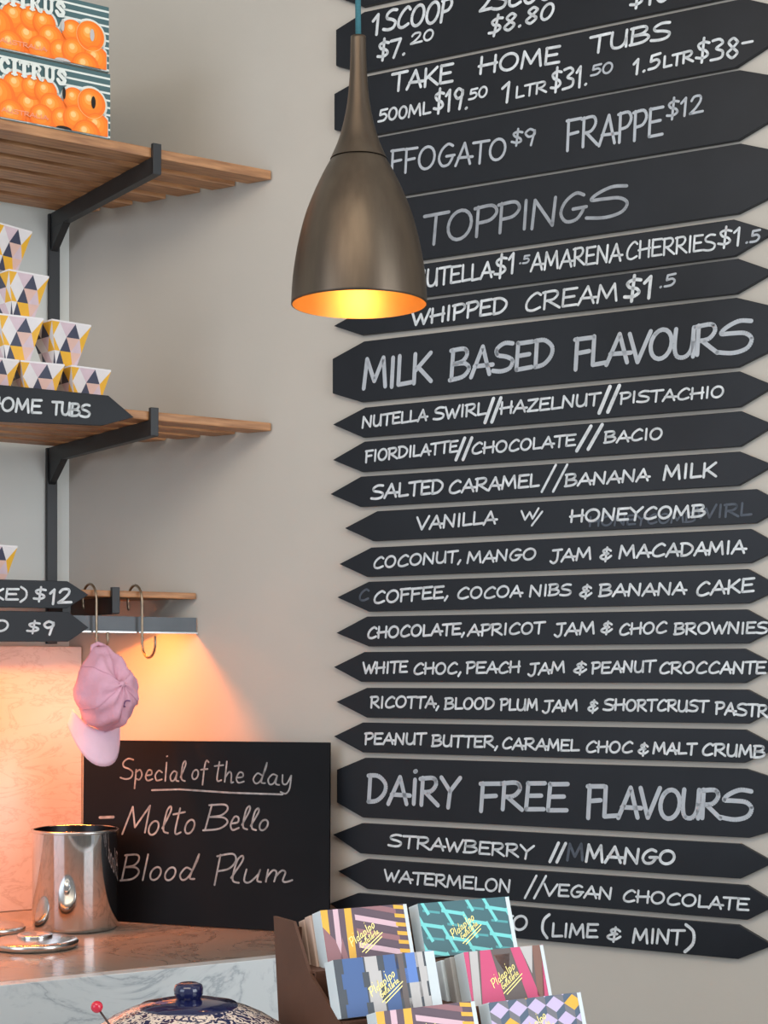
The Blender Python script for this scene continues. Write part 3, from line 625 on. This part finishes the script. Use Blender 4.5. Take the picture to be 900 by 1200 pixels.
def zpix(py, x, y): q = WL.world((x, y, 0)); return CAMZ + (HY - py) / FPX * q.y
hook('empty metal S-hook to the right of the cap', p2.x, dS, CAMZ + .155 + .012, zpix(771, p2.x, -dS), .062, .056)
hook('metal S-hook that holds the pink cap', p1.x, dS, CAMZ + .155 + .012, zpix(765, p1.x, -dS), .062, .050)
pc = (p1.x, -dS - .046, 0)

CAPF = None
def build_cap():
    # cap coordinates: +y front (visor), +z crown, x sideways; hung so that +y points down and the crown faces the room
    top = WL.world((p1.x - .020, -dS - .050, zpix(757, p1.x, -dS - .05)))
    yaw = R(40)     # crown faces the camera, turned a little to the right
    # columns: local x, y, z in world
    zc = Vector((math.sin(yaw), -math.cos(yaw), .10)).normalized(); yc = Vector((.02, 0, -1)); yc = (yc - zc * yc.dot(zc)).normalized(); xc = yc.cross(zc)
    m3 = Matrix((xc, yc, zc)).transposed().to_4x4()
    F = Frame((0, 0, 0), 0); F.m = Matrix.Translation(top) @ m3; F.i = F.m.inverted()
    t = Thing('baseball_cap', F, (0, 0, 0), 'pale pink baseball cap hanging visor-down from an S-hook', 'cap')
    L, Wd, Hc = .156, .057, .078         # crown length along y, half width, height
    seg, rings = 48, 14
    def crown(off=0.0, n0=0, n1=rings):
        mb = MB(); vs = []
        for i in range(rings + 1):
            f = i / rings                          # 0 rim .. 1 top
            ang = f * math.pi / 2
            for k in range(seg):
                a = 2 * math.pi * k / seg
                cx, sy = math.cos(a), math.sin(a)
                rr = math.cos(ang) ** .72
                z = Hc * math.sin(ang) ** .95
                # back (towards hook) narrower and lower, front steep
                yy = sy * (L / 2) * rr; xx = cx * Wd * rr
                back = max(0, -sy)
                xx *= 1 - .45 * back * (1 - f * .5); z *= 1 - .30 * back ** 2
                if sy > 0: yy += .004 * math.sin(math.pi * f)
                # seams: six shallow grooves
                sg = abs(math.sin(3 * (a - math.pi / 2)))
                g = -.0016 * max(0, 1 - sg * 4) * (1 - f)
                wob = .0028 * math.sin(5 * a + 4 * f * 3) * math.sin(math.pi * f) + .0022 * math.sin(9 * a - 7 * f)
                k2 = 1 + (g + wob + off) / .07
                vs.append((xx * k2, L / 2 + yy * k2, z * k2))
        fs = [(i * seg + k, i * seg + (k + 1) % seg, (i + 1) * seg + (k + 1) % seg, (i + 1) * seg + k) for i in range(rings) for k in range(seg)]
        mb.add(vs, fs, 0, True); return mb
    c = t.part('crown', crown(), M['pink'])
    md = c.modifiers.new('thickness', 'SOLIDIFY'); md.thickness = .0018; md.offset = -1
    # stitching along the seams
    def cp(a, f):
        ang = f * math.pi / 2; rr = math.cos(ang) ** .72; z = Hc * math.sin(ang) ** .95; cx, sy = math.cos(a), math.sin(a)
        yy = sy * L / 2 * rr; xx = cx * Wd * rr; back = max(0, -sy); xx *= 1 - .45 * back * (1 - f * .5); z *= 1 - .3 * back ** 2
        if sy > 0: yy += .004 * math.sin(math.pi * f)
        wob = .0028 * math.sin(5 * a + 12 * f) * math.sin(math.pi * f) + .0022 * math.sin(9 * a - 7 * f)
        k2 = 1 + (wob + .0004) / .07; return Vector((xx * k2, L / 2 + yy * k2, z * k2))
    for k in range(6):
        a = math.pi / 2 + k * math.pi / 3
        t.part('seam', MB().tube([cp(a, f / 12) for f in range(0, 12)], .0007, 5), M['pink_dark'], parent=c)
    t.part('button', MB().lathe([(.0001, .004), (.004, .003), (.006, 0), (.006, -.002)], 16, (0, L / 2, Hc - .0005)), M['pink'])
    # visor
    vb = MB(); nu, nv = 16, 7; vs = []
    for j in range(nv + 1):
        for i in range(nu + 1):
            u = -1 + 2 * i / nu; v = j / nv; a = math.pi / 2 - u * R(62)
            xx = math.cos(a) * Wd * 1.0; yy = L / 2 + math.sin(a) * L / 2
            ext =   .066 * v * (1 - abs(u) ** 3.2 * .62)
            vs.append((xx * (1 + .06 * v), yy + ext, -.020 * (abs(u) ** 2) * (1 + v * .5) - .006 * v + .002))
    fs = [(j * (nu + 1) + i, j * (nu + 1) + i + 1, (j + 1) * (nu + 1) + i + 1, (j + 1) * (nu + 1) + i) for j in range(nv) for i in range(nu)]
    vb.add(vs, fs, 0, True); v = t.part('visor', vb, M['pink_brim'])
    md = v.modifiers.new('thickness', 'SOLIDIFY'); md.thickness = .0035; md.offset = 0
    # back strap loop over the hook
    t.part('back_strap', MB().tube([(-.016, .012, .006), (-.012, .001, .002), (0, -.004, .0), (.012, .001, .002), (.016, .012, .006)], .0045, 8), M['pink'])
    em = MB(); 
    em.tube([cp(R(110 + 14 * math.cos(q)), .78 + .05 * math.sin(q)) + Vector((0, 0, .0008)) for q in [R(40 + k * 26) for k in range(9)]], .0013, 5)
    t.part('embroidery', em, M['motif'], label='small dark embroidered mark')
    return t
build_cap()

# ------------------------------------------------------------------ marble splashback and counter
CZ = CAMZ - .475
pa = WL.hit(0, 757.5, 1, -.035)
sp = MB().prism([(-.95, -.035), (xw(.035), -.035), (xw(.0005) , -.0005), (-.95, -.0005)], 'z', CZ + .0005, WL.hit(60, 757.5, 1, -.035).z)
t = Thing('marble_splashback', WL, (-.6, 0, CZ), 'grey-veined marble slab on the left wall behind the canister, lit orange', 'panel')
t.part('slab', sp, M['marble_wall'], bevel=.0015)
f0, f1 = Vector((-.5825, 2.589)), Vector((-.1707, 2.844)); fd = (f1 - f0).normalized()
lw = [WL.world((-2.6, -.0006, 0)), WL.world((-.001, -.0006, 0))]
def meet(p, d, q, e):     # 2D line intersection
    den = d.x * e.y - d.y * e.x; s_ = ((q.x - p.x) * e.y - (q.y - p.y) * e.x) / den; return p + d * s_
mw0 = WM.world((0, -.0006, 0)); mdir = Vector((.8552, -.5183))
endp = meet(f0, fd, Vector((mw0.x, mw0.y)), mdir)
nrm = Vector((fd.y, -fd.x))
lq = Vector((lw[0].x, lw[0].y))
start = f0 - fd * .5
bk = -nrm * .0302
poly_top = [tuple(start + bk), tuple(meet(start + bk, fd, Vector((mw0.x, mw0.y)), mdir)), (mw0.x, mw0.y + 0), (WL.world((-.9, -.0006, 0)).x, WL.world((-.9, -.0006, 0)).y)]
t = Thing('marble_counter', WORLD, (-.4, 3.0, 0), 'white marble counter with waterfall front below the canister and chalkboard', 'counter')
t.part('countertop', MB().prism(poly_top, 'z', CZ - .03, CZ), M['marble_top'], label='glossy brownish marble top', bevel=.001)
ins = [(start.x, start.y), (endp.x - fd.x * .002, endp.y - fd.y * .002)]
t.part('front_panel', MB().prism([ins[0], ins[1], (ins[1][0] - nrm.x * .03 - fd.x * .03, ins[1][1] - nrm.y * .03 - fd.y * .03), (ins[0][0] - nrm.x * .03, ins[0][1] - nrm.y * .03)], 'z', .002, CZ), M['marble'], label='white veined marble front', bevel=.001)
# service counter in front (top lies just below the picture), carries the jar and the bar display
SZ = .90
t = Thing('service_counter', WORLD, (.1, 2.1, 0), 'white marble service counter carrying the jar and chocolate bar display', 'counter')
t.part('countertop', MB().box((-.75, 1.5, SZ - .03), (.7, 2.31, SZ)), M['marble'], bevel=.002)
t.part('base', MB().box((-.72, 1.56, .002), (.67, 2.28, SZ - .0302)), M['marble'])

# ------------------------------------------------------------------ special-of-the-day chalkboard, leaning on the wall
bl = WORLD.hit(98, 1078, 2, CZ + .0006); br_ = WORLD.hit(387, 1094.5, 2, CZ + .0006)
dv = Vector((br_.x - bl.x, br_.y - bl.y, 0)); wlen = dv.length; ang = math.atan2(dv.y, dv.x)
lean = R(-6)
CF = Frame((bl.x, bl.y, CZ + .0012), ang, lean)
CFR = CF
t = Thing('chalkboard', CF, (wlen / 2, 0, 0), 'black chalkboard reading Special of the day, leaning on the counter', 'sign')
xl_ = CF.hit(98, 870, 1, -.006).x; xr_ = CF.hit(386.5, 870, 1, -.006).x
t.part('panel', MB().prism([(0, 0), (wlen, 0), (xr_, CF.hit(386, 870, 1, -.006).z), (xl_, CF.hit(98, 867, 1, -.006).z)], 'y', -.006, 0), M['slate'], bevel=.0008)
cm = MB(); cm.keep = True; K = dict(wpx=1.9, jit=.02, slant=.1)
for a in [('Special', 141, 913, 217, 916, 24), ('of', 224, 913, 243, 913, 22), ('the', 250, 915, 286, 918, 24), ('day', 295, 918, 342, 921, 25)]: write(cm, CF, -.0066, *a, h1=None, **K)
K['slant'] = .2; K['wpx'] = 2.2
write(cm, CF, -.0066, 'M', 142, 977, 172, 975, 31, **{**K, 'slant': .3}); write(cm, CF, -.0066, 'olto', 172, 978, 228, 977, 32, **K)
write(cm, CF, -.0066, 'B', 238, 973, 265, 973, 30, **K); write(cm, CF, -.0066, 'ello', 268, 973, 314, 973, 32, 24, **K)
write(cm, CF, -.0066, 'Bqood', 141, 1032, 227, 1031, 30, **K)
write(cm, CF, -.0066, 'P', 248, 1036, 272, 1034, 34, **K); write(cm, CF, -.0066, 'lum', 268, 1035, 340, 1033, 34, 26, **K)
q = [CF.hit(a, b, 1, -.0066) for a, b in ((178, 926), (210, 925), (270, 929), (331, 931))]; ribbon(cm, [(p.x, p.z) for p in q], .0034, -.0066)
q = [CF.hit(a, b, 1, -.0066) for a, b in ((117, 958), (133, 957.5))]; ribbon(cm, [(p.x, p.z) for p in q], .0052, -.0066)
t.part('handwriting', cm, M['chalk_hand'])

# ------------------------------------------------------------------ steel canister and lids
c0 = WORLD.hit(88, 1088, 2, CZ); Rr = .5 * 99 / FPX * c0.y; Hh = CAMZ - (971 - HY) / FPX * c0.y - CZ
t = Thing('steel_canister', WORLD, (c0.x, c0.y, CZ + .0005), 'open mirror-polished steel canister standing before the chalkboard', 'canister')
z = CZ + .0005
t.part('canister_wall', MB().lathe([(0.001, z), (Rr - .008, z), (Rr - .003, z + .002), (Rr, z + .009), (Rr, z + Hh - .004), (Rr + .001, z + Hh), (Rr - .0015, z + Hh), (Rr - .002, z + Hh - .002)], 96, (c0.x, c0.y, 0)), M['steel'])
t.part('canister_inside', MB().lathe([(Rr - .0022, z + Hh - .001), (Rr - .0024, z + .012), (.001, z + .010)], 96, (c0.x, c0.y, 0)), M['inside'], label='inside of the canister with its shade painted dark')
t.part('rim', MB().lathe([(Rr + .0012, z + Hh - .006), (Rr + .0020, z + Hh - .003), (Rr + .0012, z + Hh), (Rr + .0002, z + Hh)], 96, (c0.x, c0.y, 0)), M['steel_dull'])
def lid(label, px, py, rpx, grp='canister lids on the counter', knob=True):
    q = WORLD.hit(px, py, 2, CZ); r = rpx / FPX * q.y; z = CZ + .0005; c = (q.x, q.y, 0)
    t = Thing('canister_lid', WORLD, (q.x, q.y, z), label, 'lid', grp)
    t.part('disc', MB().lathe([(.001, z), (r - .004, z), (r, z + .003), (r + .001, z + .010), (r - .002, z + .013), (r * .8, z + .014), (r * .42, z + .018), (.001, z + .018)], 64, c), M['steel_dull'])
    if knob:
        t.part('knob', MB().lathe([(r * .40, z + .0175), (r * .42, z + .021), (r * .38, z + .0235), (r * .33, z + .021), (.001, z + .019)], 48, c), M['steel'], label='shallow raised ring handle')
lid('round steel lid with a flat knob lying before the canister', 41, 1110, 50)
lid('plain steel lid half out of frame behind the knobbed lid', -8, 1093, 37, knob=False)

# ------------------------------------------------------------------ pendant lamp
PY = 2.39
def pz(py): return CAMZ + (HY - py) / FPX * PY
def pr(px): return px / FPX * PY
LX = (421 - CX) / FPX * PY
prof_px = [(43, 9.0), (60, 9.3), (80, 9.9), (100, 11.2), (118, 13), (133, 15.5), (150, 19.5), (167, 24.8), (187, 33.5), (200, 40), (215, 47.5), (233, 55.5), (250, 62), (267, 67), (285, 71.3), (300, 74.2), (320, 77.2), (340, 79), (357, 79.8)]
LF = Frame((LX, PY, pz(357)), 0, 0, R(-.2))
t = Thing('pendant_lamp', LF, (0, 0, 0), 'bronze bell-shaped pendant lamp with golden inside hanging before the menu', 'lamp')
def z_l(py): return pz(py) - pz(357)
neck = [(pr(r), z_l(y)) for y, r in prof_px if y <= 187]; bell = [(pr(r), z_l(y)) for y, r in prof_px if y >= 187]
def fine(p):
    return smooth([(a, b) for a, b in p], 4)
seamr = bell[0][0]
t.part('lamp_neck', MB().lathe([(.003, neck[0][1] + .0)] + fine(neck), 96), M['lamp_skin'])
bellf = fine([(bell[0][0] - .0004, bell[0][1] - .0012)] + bell[1:])
t.part('bell_shade', MB().lathe([(seamr - .003, bell[0][1] - .001)] + bellf + [(bell[-1][0] - .0016, bell[-1][1])], 96), M['lamp_skin'])
inner = [(max(.002, a - .0018), b - .0003) for a, b in bellf]
t.part('shade_lining', MB().lathe([(.002, inner[0][1] - .01)] + inner, 96), M['lamp_in'], label='glowing golden lining')
t.part('lamp_holder', MB().lathe([(.001, .155), (.014, .155), (.016, .125), (.014, .118), (.001, .118)], 24), M['steel_dull'])
t.part('bulb', MB().lathe([(.001, .118), (.010, .117), (.014, .106), (.022, .088), (.024, .074), (.018, .060), (.008, .054), (.001, .053)], 32), M['bulb'], label='lit warm bulb')
cz_top = LF.i @ Vector((LX - .01, PY, CEILZ - .001))
t.part('cord', MB().tube([(0, 0, z_l(45)), (cz_top.x, 0, CEILZ - pz(357) - .002)], .0040, 10), M['cord'], label='teal fabric-covered cord')
pl = bpy.data.lights.new('pendant_bulb_light', 'POINT'); pl.energy = .34; pl.color = (1, .66, .32); pl.shadow_soft_size = .02
po = bpy.data.objects.new('pendant_bulb_light', pl); COL.objects.link(po); po.location = LF.world((0, 0, .03))

# ------------------------------------------------------------------ chocolate bar display
AD = R(30)           # bar fronts run away to the right
q0 = WORLD.hit(356, 1072, 1, 2.05)
DF = Frame((q0.x, q0.y, 0), AD)
BW, BH, BT, LEAN = .13, .068, .0150, R(-18)
def clipadd(mb, poly, y, mi, w_, h_):
    q = clip([(p[0] * w_, p[1] * h_) for p in poly], 0, w_, 0, h_)
    if len(q) >= 3: mb.flat(q, y, mi)
def pat_stripes(w_, h_):
    mb = MB(); ms = [M[k] for k in ('mauve', 'mauve_dark', 'rose', 'yellow')]; y = -.0003
    clipadd(mb, [(0, 0), (1, 0), (1, 1), (0, 1)], y, 1, w_, h_)
    for i, (a, b, m_) in enumerate([(0, .08, 3), (.08, .14, 1), (.14, .2, 2), (.2, .27, 1), (.27, .35, 3), (.35, .4, 1)]):
        clipadd(mb, [(a, 1), (b, 1), (b - .02, .0), (a - .02, 0)], y - .0001, m_, w_, h_)
    clipadd(mb, [(.0, .7), (.12, .45), (.2, 0), (0, 0)], y - .0002, 0, w_, h_)
    clipadd(mb, [(.14, .0), (.20, .5), (.25, 0)], y - .0002, 0, w_, h_)
    for k in range(13):
        v = 1.38 - k * .125; m_ = (2, 1, 0, 1)[k % 4]
        clipadd(mb, [(.38, v), (.86, v - .2), (.86, v - .30), (.38, v - .10)], y - .0002, m_, w_, h_)
    for k in range(7):
        v = 1 - k * .16; clipadd(mb, [(.84, v), (1, v - .04), (1, v - .11), (.84, v - .07)], y - .0003, 3, w_, h_)
    return mb, ms
def pat_teal(w_, h_):
    mb = MB(); ms = [M[k] for k in ('teal_dark', 'teal_light', 'teal_mid')]; y = -.0003
    clipadd(mb, [(0, 0), (1, 0), (1, 1), (0, 1)], y, 0, w_, h_)
    def seg(a, b, wd, m_, dy):
        A = Vector((a[0] * w_, a[1] * h_)); B = Vector((b[0] * w_, b[1] * h_)); d = (B - A).normalized(); n = Vector((-d.y, d.x)) * wd / 2
        q = clip([tuple(A - n), tuple(B - n), tuple(B + n), tuple(A + n)], 0, w_, 0, h_)
        if len(q) >= 3: mb.flat(q, y - dy, m_)
    for k in range(-1, 6):
        x = k * .24
        for r_ in range(-1, 3):
            v = r_ * .5 + (k % 2) * .22
            seg((x, v + .62), (x + .24, v + .52), .0046, 1, .0001); seg((x + .22, v + .56), (x + .34, v + .06), .0046, 1, .0002)
            seg((x + .04, v + .36), (x + .22, v + .30), .003, 2, .00015)
    return mb, ms
def pat_blue(w_, h_):
    mb = MB(); ms = [M[k] for k in ('ink', 'blue', 'pgrey', 'blue_light', 'olive')]; y = -.0003
    clipadd(mb, [(0, 0), (1, 0), (1, 1), (0, 1)], y, 0, w_, h_)
    for a, b, m_ in ((.06, .26, 1), (.3, .42, 2), (.46, .6, 1), (.6, .68, 4), (.68, .8, 3), (.8, .88, 2), (.91, .99, 3)):
        for k in range(4):
            s_ = .025 * ((k + int(a * 20)) % 2); v1 = 1 - k * .26; clipadd(mb, [(a + s_, v1 - .26), (b + s_, v1 - .26), (b + s_, v1), (a + s_, v1)], y - .0001, m_ if not (m_ == 3 and k > 1) else 2, w_, h_)
    return mb, ms
def pat_pink(w_, h_):
    mb = MB(); ms = [M[k] for k in ('hot', 'brown', 'pgrey', 'olive')]; y = -.0003
    clipadd(mb, [(0, 0), (1, 0), (1, 1), (0, 1)], y, 3, w_, h_)
    for pl_, m_ in (([(0, 1), (.06, 1), (.02, 0), (0, 0)], 0), ([(.07, 1), (.17, 1), (.11, 0), (.02, 0)], 2), ([(.2, 1), (.33, 1), (.42, 0), (.12, 0)], 0), ([(.33, 1), (.58, 1), (.66, .4), (.56, 0), (.42, 0), (.38, .55)], 3),
                    ([(.36, .9), (.56, .9), (.5, .45)], 1), ([(.58, 1), (.7, 1), (.86, 0), (.7, 0)], 0), ([(.7, 1), (.86, 1), (.8, .5)], 2), ([(.86, 1), (.98, 1), (.9, .0), (.82, .1)], 1), ([(.98, 1), (1, 1), (1, 0), (.88, 0)], 0)):
        clipadd(mb, pl_, y - .0001, m_, w_, h_)
    return mb, ms
def pat_cube(w_, h_):
    mb = MB(); ms = [M[k] for k in ('slateblue', 'lav', 'grey_p', 'yellow')]; y = -.0003
    clipadd(mb, [(0, 0), (1, 0), (1, 1), (0, 1)], y, 0, w_, h_)
    a, b = .10, .14
    for r_ in range(-1, 5):
        for c_ in range(-1, 6):
            x = c_ * 2 * a + (r_ % 2) * a; v = r_ * (b * 2) 
            clipadd(mb, [(x - a, v), (x, v - b), (x + a, v), (x, v + b)], y - .0001, 1 if (r_ * 2 + c_) % 5 else 3, w_, h_)
            clipadd(mb, [(x - a, v), (x, v - b), (x, v - b * 2.0), (x - a, v - b)], y - .00012, 2, w_, h_)
    return mb, ms
def choc_bar(label, px_l, px_tl, px_r, py, yl, pat, edge='paper_edge', wr=.955, bt=.023, group='chocolate bars in the card display', height=BH):
    """px_tl / px_r: where the printed front begins and ends; py: row of the top edge; yl: local depth of the top edge"""
    A = DF.hit(px_tl, py, 1, yl); B = DF.hit(px_r, py, 1, yl); w_ = B.x - A.x
    top = A.z; c, s_ = math.cos(LEAN), math.sin(-LEAN)
    bot = Vector((A.x, yl - height * s_, top - height * c))
    F = Frame(DF.world(bot), AD, LEAN)
    t = Thing('chocolate_bar', F, (w_ / 2, 0, 0), label, 'chocolate bar', group)
    t.part('carton_sleeve', MB().box((0, 0, 0), (w_, bt, height)), M[edge], bevel=.0012, label='white card sleeve')
    mb, ms = pat(w_, height); mb.keep = True
    ms = ms + [M['paper_edge']]; mb.flat([(w_ * wr, .0005), (w_ - .0003, .0005), (w_ - .0003, height - .0005), (w_ * wr, height - .0005)], -.0008, len(ms) - 1)
    t.part('printed_front', mb, ms)
    lg = MB(); lg.keep = True
    cx, cz, a = w_ * .46, height * .40, R(32)
    def rib(pts, wd): ribbon(lg, [(cx + p[0] * math.cos(a) - p[1] * math.sin(a), cz + p[0] * math.sin(a) + p[1] * math.cos(a)) for p in pts], wd, -.0008)
    for st in text_strokes('Pidapipo', slant=.3): rib([(-.020 + .042 * p[0], .005 + .010 * p[1]) for p in st], .0010)
    for st in text_strokes('Gelateria', slant=.3): rib([(-.011 + .032 * p[0], -.004 + .007 * p[1]) for p in st], .0009)
    rib([(-.013, -.0080), (.025, -.0065)], .0011); rib([(-.010, -.0115), (.021, -.0100)], .0011)
    t.part('gold_lettering', lg, M['gold'], label='slanted gold foil script')
    return t, F, w_
def spare_bar(F, w_, k, label, edge, dx=0, dz=0):
    F2 = Frame((0, 0, 0), 0); F2.m = F.m @ Matrix.Translation((dx, .0234 + (BT + .0004) * (k - 1), dz)); F2.i = F2.m.inverted()
    t = Thing('chocolate_bar', F2, (w_ / 2, 0, 0), label, 'chocolate bar', 'chocolate bars in the card display')
    t.part('carton_sleeve', MB().box((0, 0, 0), (w_, BT, BH)), M[edge], bevel=.002)
ST = -.075
a1, FA, wA = choc_bar('mauve, rose and yellow striped bar at left of the top row', 356, 375, 476, 1067, 0, pat_stripes)
b1, FB, wB = choc_bar('teal zigzag-patterned bar at right of the top row', 477, 489, 596, 1059, 0, pat_teal)
c1, FC, wC = choc_bar('blue, grey and black block-patterned bar in the middle row', 378, 390, 508, 1125, ST, pat_blue, wr=.90)
d1, FDD, wD = choc_bar('hot pink and brown striped bar at right of the middle row', 520, 543, 636, 1116, ST, pat_pink)
e1, FE, wE = choc_bar('mauve and yellow striped bar at left of the lowest row, nearly out of frame', 420, 440, 556, 1186, 2 * ST, pat_stripes)
f1_, FG, wG = choc_bar('navy and lavender cube-patterned bar at right of the lowest row', 558, 572, 680, 1175, 2 * ST, pat_cube)
spare_bar(FA, wA, 1, 'beige-edged bar directly behind the mauve striped top-row bar', 'beige_edge', dx=-.003, dz=-.001)
spare_bar(FA, wA, 2, 'hindmost beige-edged bar in the top row left stack', 'beige_edge', dx=-.004, dz=-.003)
spare_bar(FDD, wD, 1, 'grey-edged bar directly behind the hot pink bar', 'grey_edge', dx=-.006, dz=-.001)
spare_bar(FDD, wD, 2, 'white-edged hindmost bar in the stack behind the hot pink bar', 'paper_edge', dx=-.010, dz=-.002)
# brown card display: side cheeks, steps and back
def step_y(r): return r * ST
rows = [(FA, 0), (FC, ST), (FE, 2 * ST)]
zb_rows = [DF.i @ F_.world((0, 0, 0)) for F_, _ in rows]
xL = zb_rows[0].x - .020; xR = max((DF.i @ FB.world((wB, 0, 0))).x, 0) + .004
xLs = [xL, xL, xL]
t = Thing('bar_display', DF, ((xL + xR) / 2, -.05, SZ + .0005), 'brown card stepped display holding the chocolate bars', 'display stand')
yb = .05
prof = [(yb, SZ + .001), (yb + .028, zb_rows[0].z + .050), (zb_rows[0].y + .045, zb_rows[0].z + .050), (zb_rows[0].y + .004, zb_rows[0].z - .006), (zb_rows[1].y + .03, zb_rows[1].z + .012), (zb_rows[1].y, zb_rows[1].z - .008),
        (zb_rows[2].y + .03, zb_rows[2].z + .012), (zb_rows[2].y - .012, zb_rows[2].z - .004), (zb_rows[2].y - .02, SZ + .001)]
t.part('side_cheek', MB().prism(prof, 'x', xL - .004, xL), M['kraft'])
xRr = [(DF.i @ f.world((w_, 0, 0))).x for f, w_ in ((FB, wB), (FDD, wD), (FG, wG))]
xRm = min(xRr) - .012
t.part('side_cheek', MB().prism([(p[0], p[1] - .004) for p in prof], 'x', xRm, xRm + .003), M['kraft'])
for k in range(3):
    zz = zb_rows[k].z - .0035; y0_ = zb_rows[k].y - .006; y1_ = y0_ + .07
    t.part('step', MB().box((xL, y0_, zz - .003), (xRm, y1_, zz)), M['kraft'])
    t.part('riser', MB().box((xL, y0_, (zb_rows[k + 1].z - .004) if k < 2 else SZ + .002), (xRm, y0_ + .003, zz - .0032)), M['kraft'])
t.part('back_panel', MB().box((xL, yb - .01, SZ + .001), (xRm, yb - .006, zb_rows[0].z + .04)), M['kraft'])

# ------------------------------------------------------------------ blue and white jar, red-beaded pick
JY = 2.02
jx = (221 - CX) / FPX * JY
def jz(py, y=JY): return CAMZ + (HY - py) / FPX * y
t = Thing('ceramic_jar', WORLD, (jx, JY, SZ), 'round blue and white scroll-patterned ceramic jar with cobalt knob', 'jar')
zr = jz(1196)
rr = 116 / FPX * JY
t.part('jar_body', MB().lathe([(.001, SZ + .0006), (rr * .55, SZ + .0006), (rr * .6, SZ + .006), (rr * .9, SZ + .03), (rr * .98, SZ + .055), (rr * .93, zr - .030), (rr * .92, zr - .022)], 64, (jx, JY, 0)), M['scroll'])
t2 = t.part('lid', MB().lathe([(rr * .90, zr - .0215), (rr, zr - .020), (rr * 1.005, zr - .016), (rr * .93, zr - .007), (rr * .78, zr + .004), (rr * .62, zr + .0125), (rr * .50, zr + .0172)], 96, (jx, JY, 0)), M['scroll'])
t.part('lid_crown', MB().lathe([(rr * .50, zr + .0172), (rr * .49, zr + .0192), (rr * .3, zr + .0238), (rr * .16, zr + .0262), (.001, zr + .0268)], 64, (jx, JY, 0)), M['glaze_blue'], parent=t2, label='cobalt blue disc round the knob')
t.part('lid_rim', MB().lathe([(rr * 1.004, zr - .0205), (rr * 1.012, zr - .018), (rr * 1.004, zr - .0155)], 96, (jx, JY, 0)), M['glaze_blue'], parent=t2)
kz = zr + .0262
t.part('knob', MB().lathe([(.0135, kz - .002), (.0150, kz + .002), (.0172, kz + .006), (.0175, kz + .011), (.0160, kz + .016), (.0105, kz + .0185), (.001, kz + .0178)], 40, (jx, JY, 0)), M['glaze_blue'], parent=t2)
by = JY - .16
bh = WORLD.hit(113.5, 1180, 1, by)
t = Thing('beaded_pick', WORLD, (bh.x + .06, by, SZ + .001), 'thin dark pick topped by a glossy red bead beside the jar', 'pick')
sp_ = MB()
sp_.lathe([(.0066 * math.sin(R(a)) + 1e-5, -.0066 * math.cos(R(a))) for a in range(0, 181, 12)], 24, tuple(bh))
t.part('bead', sp_, M['red_bead'])
dirv = WORLD.hit(130, 1203, 1, by) - bh
end = bh + dirv * ((bh.z - (SZ + .008)) / -dirv.z)
t.part('pick_stick', MB().tube([bh, end], .0012, 6), M['stick'])
t.part('pick_holder', MB().lathe([(.001, SZ + .0006), (.02, SZ + .0006), (.018, SZ + .02), (.001, SZ + .02)], 24, (end.x, end.y, 0)), M['stick'])
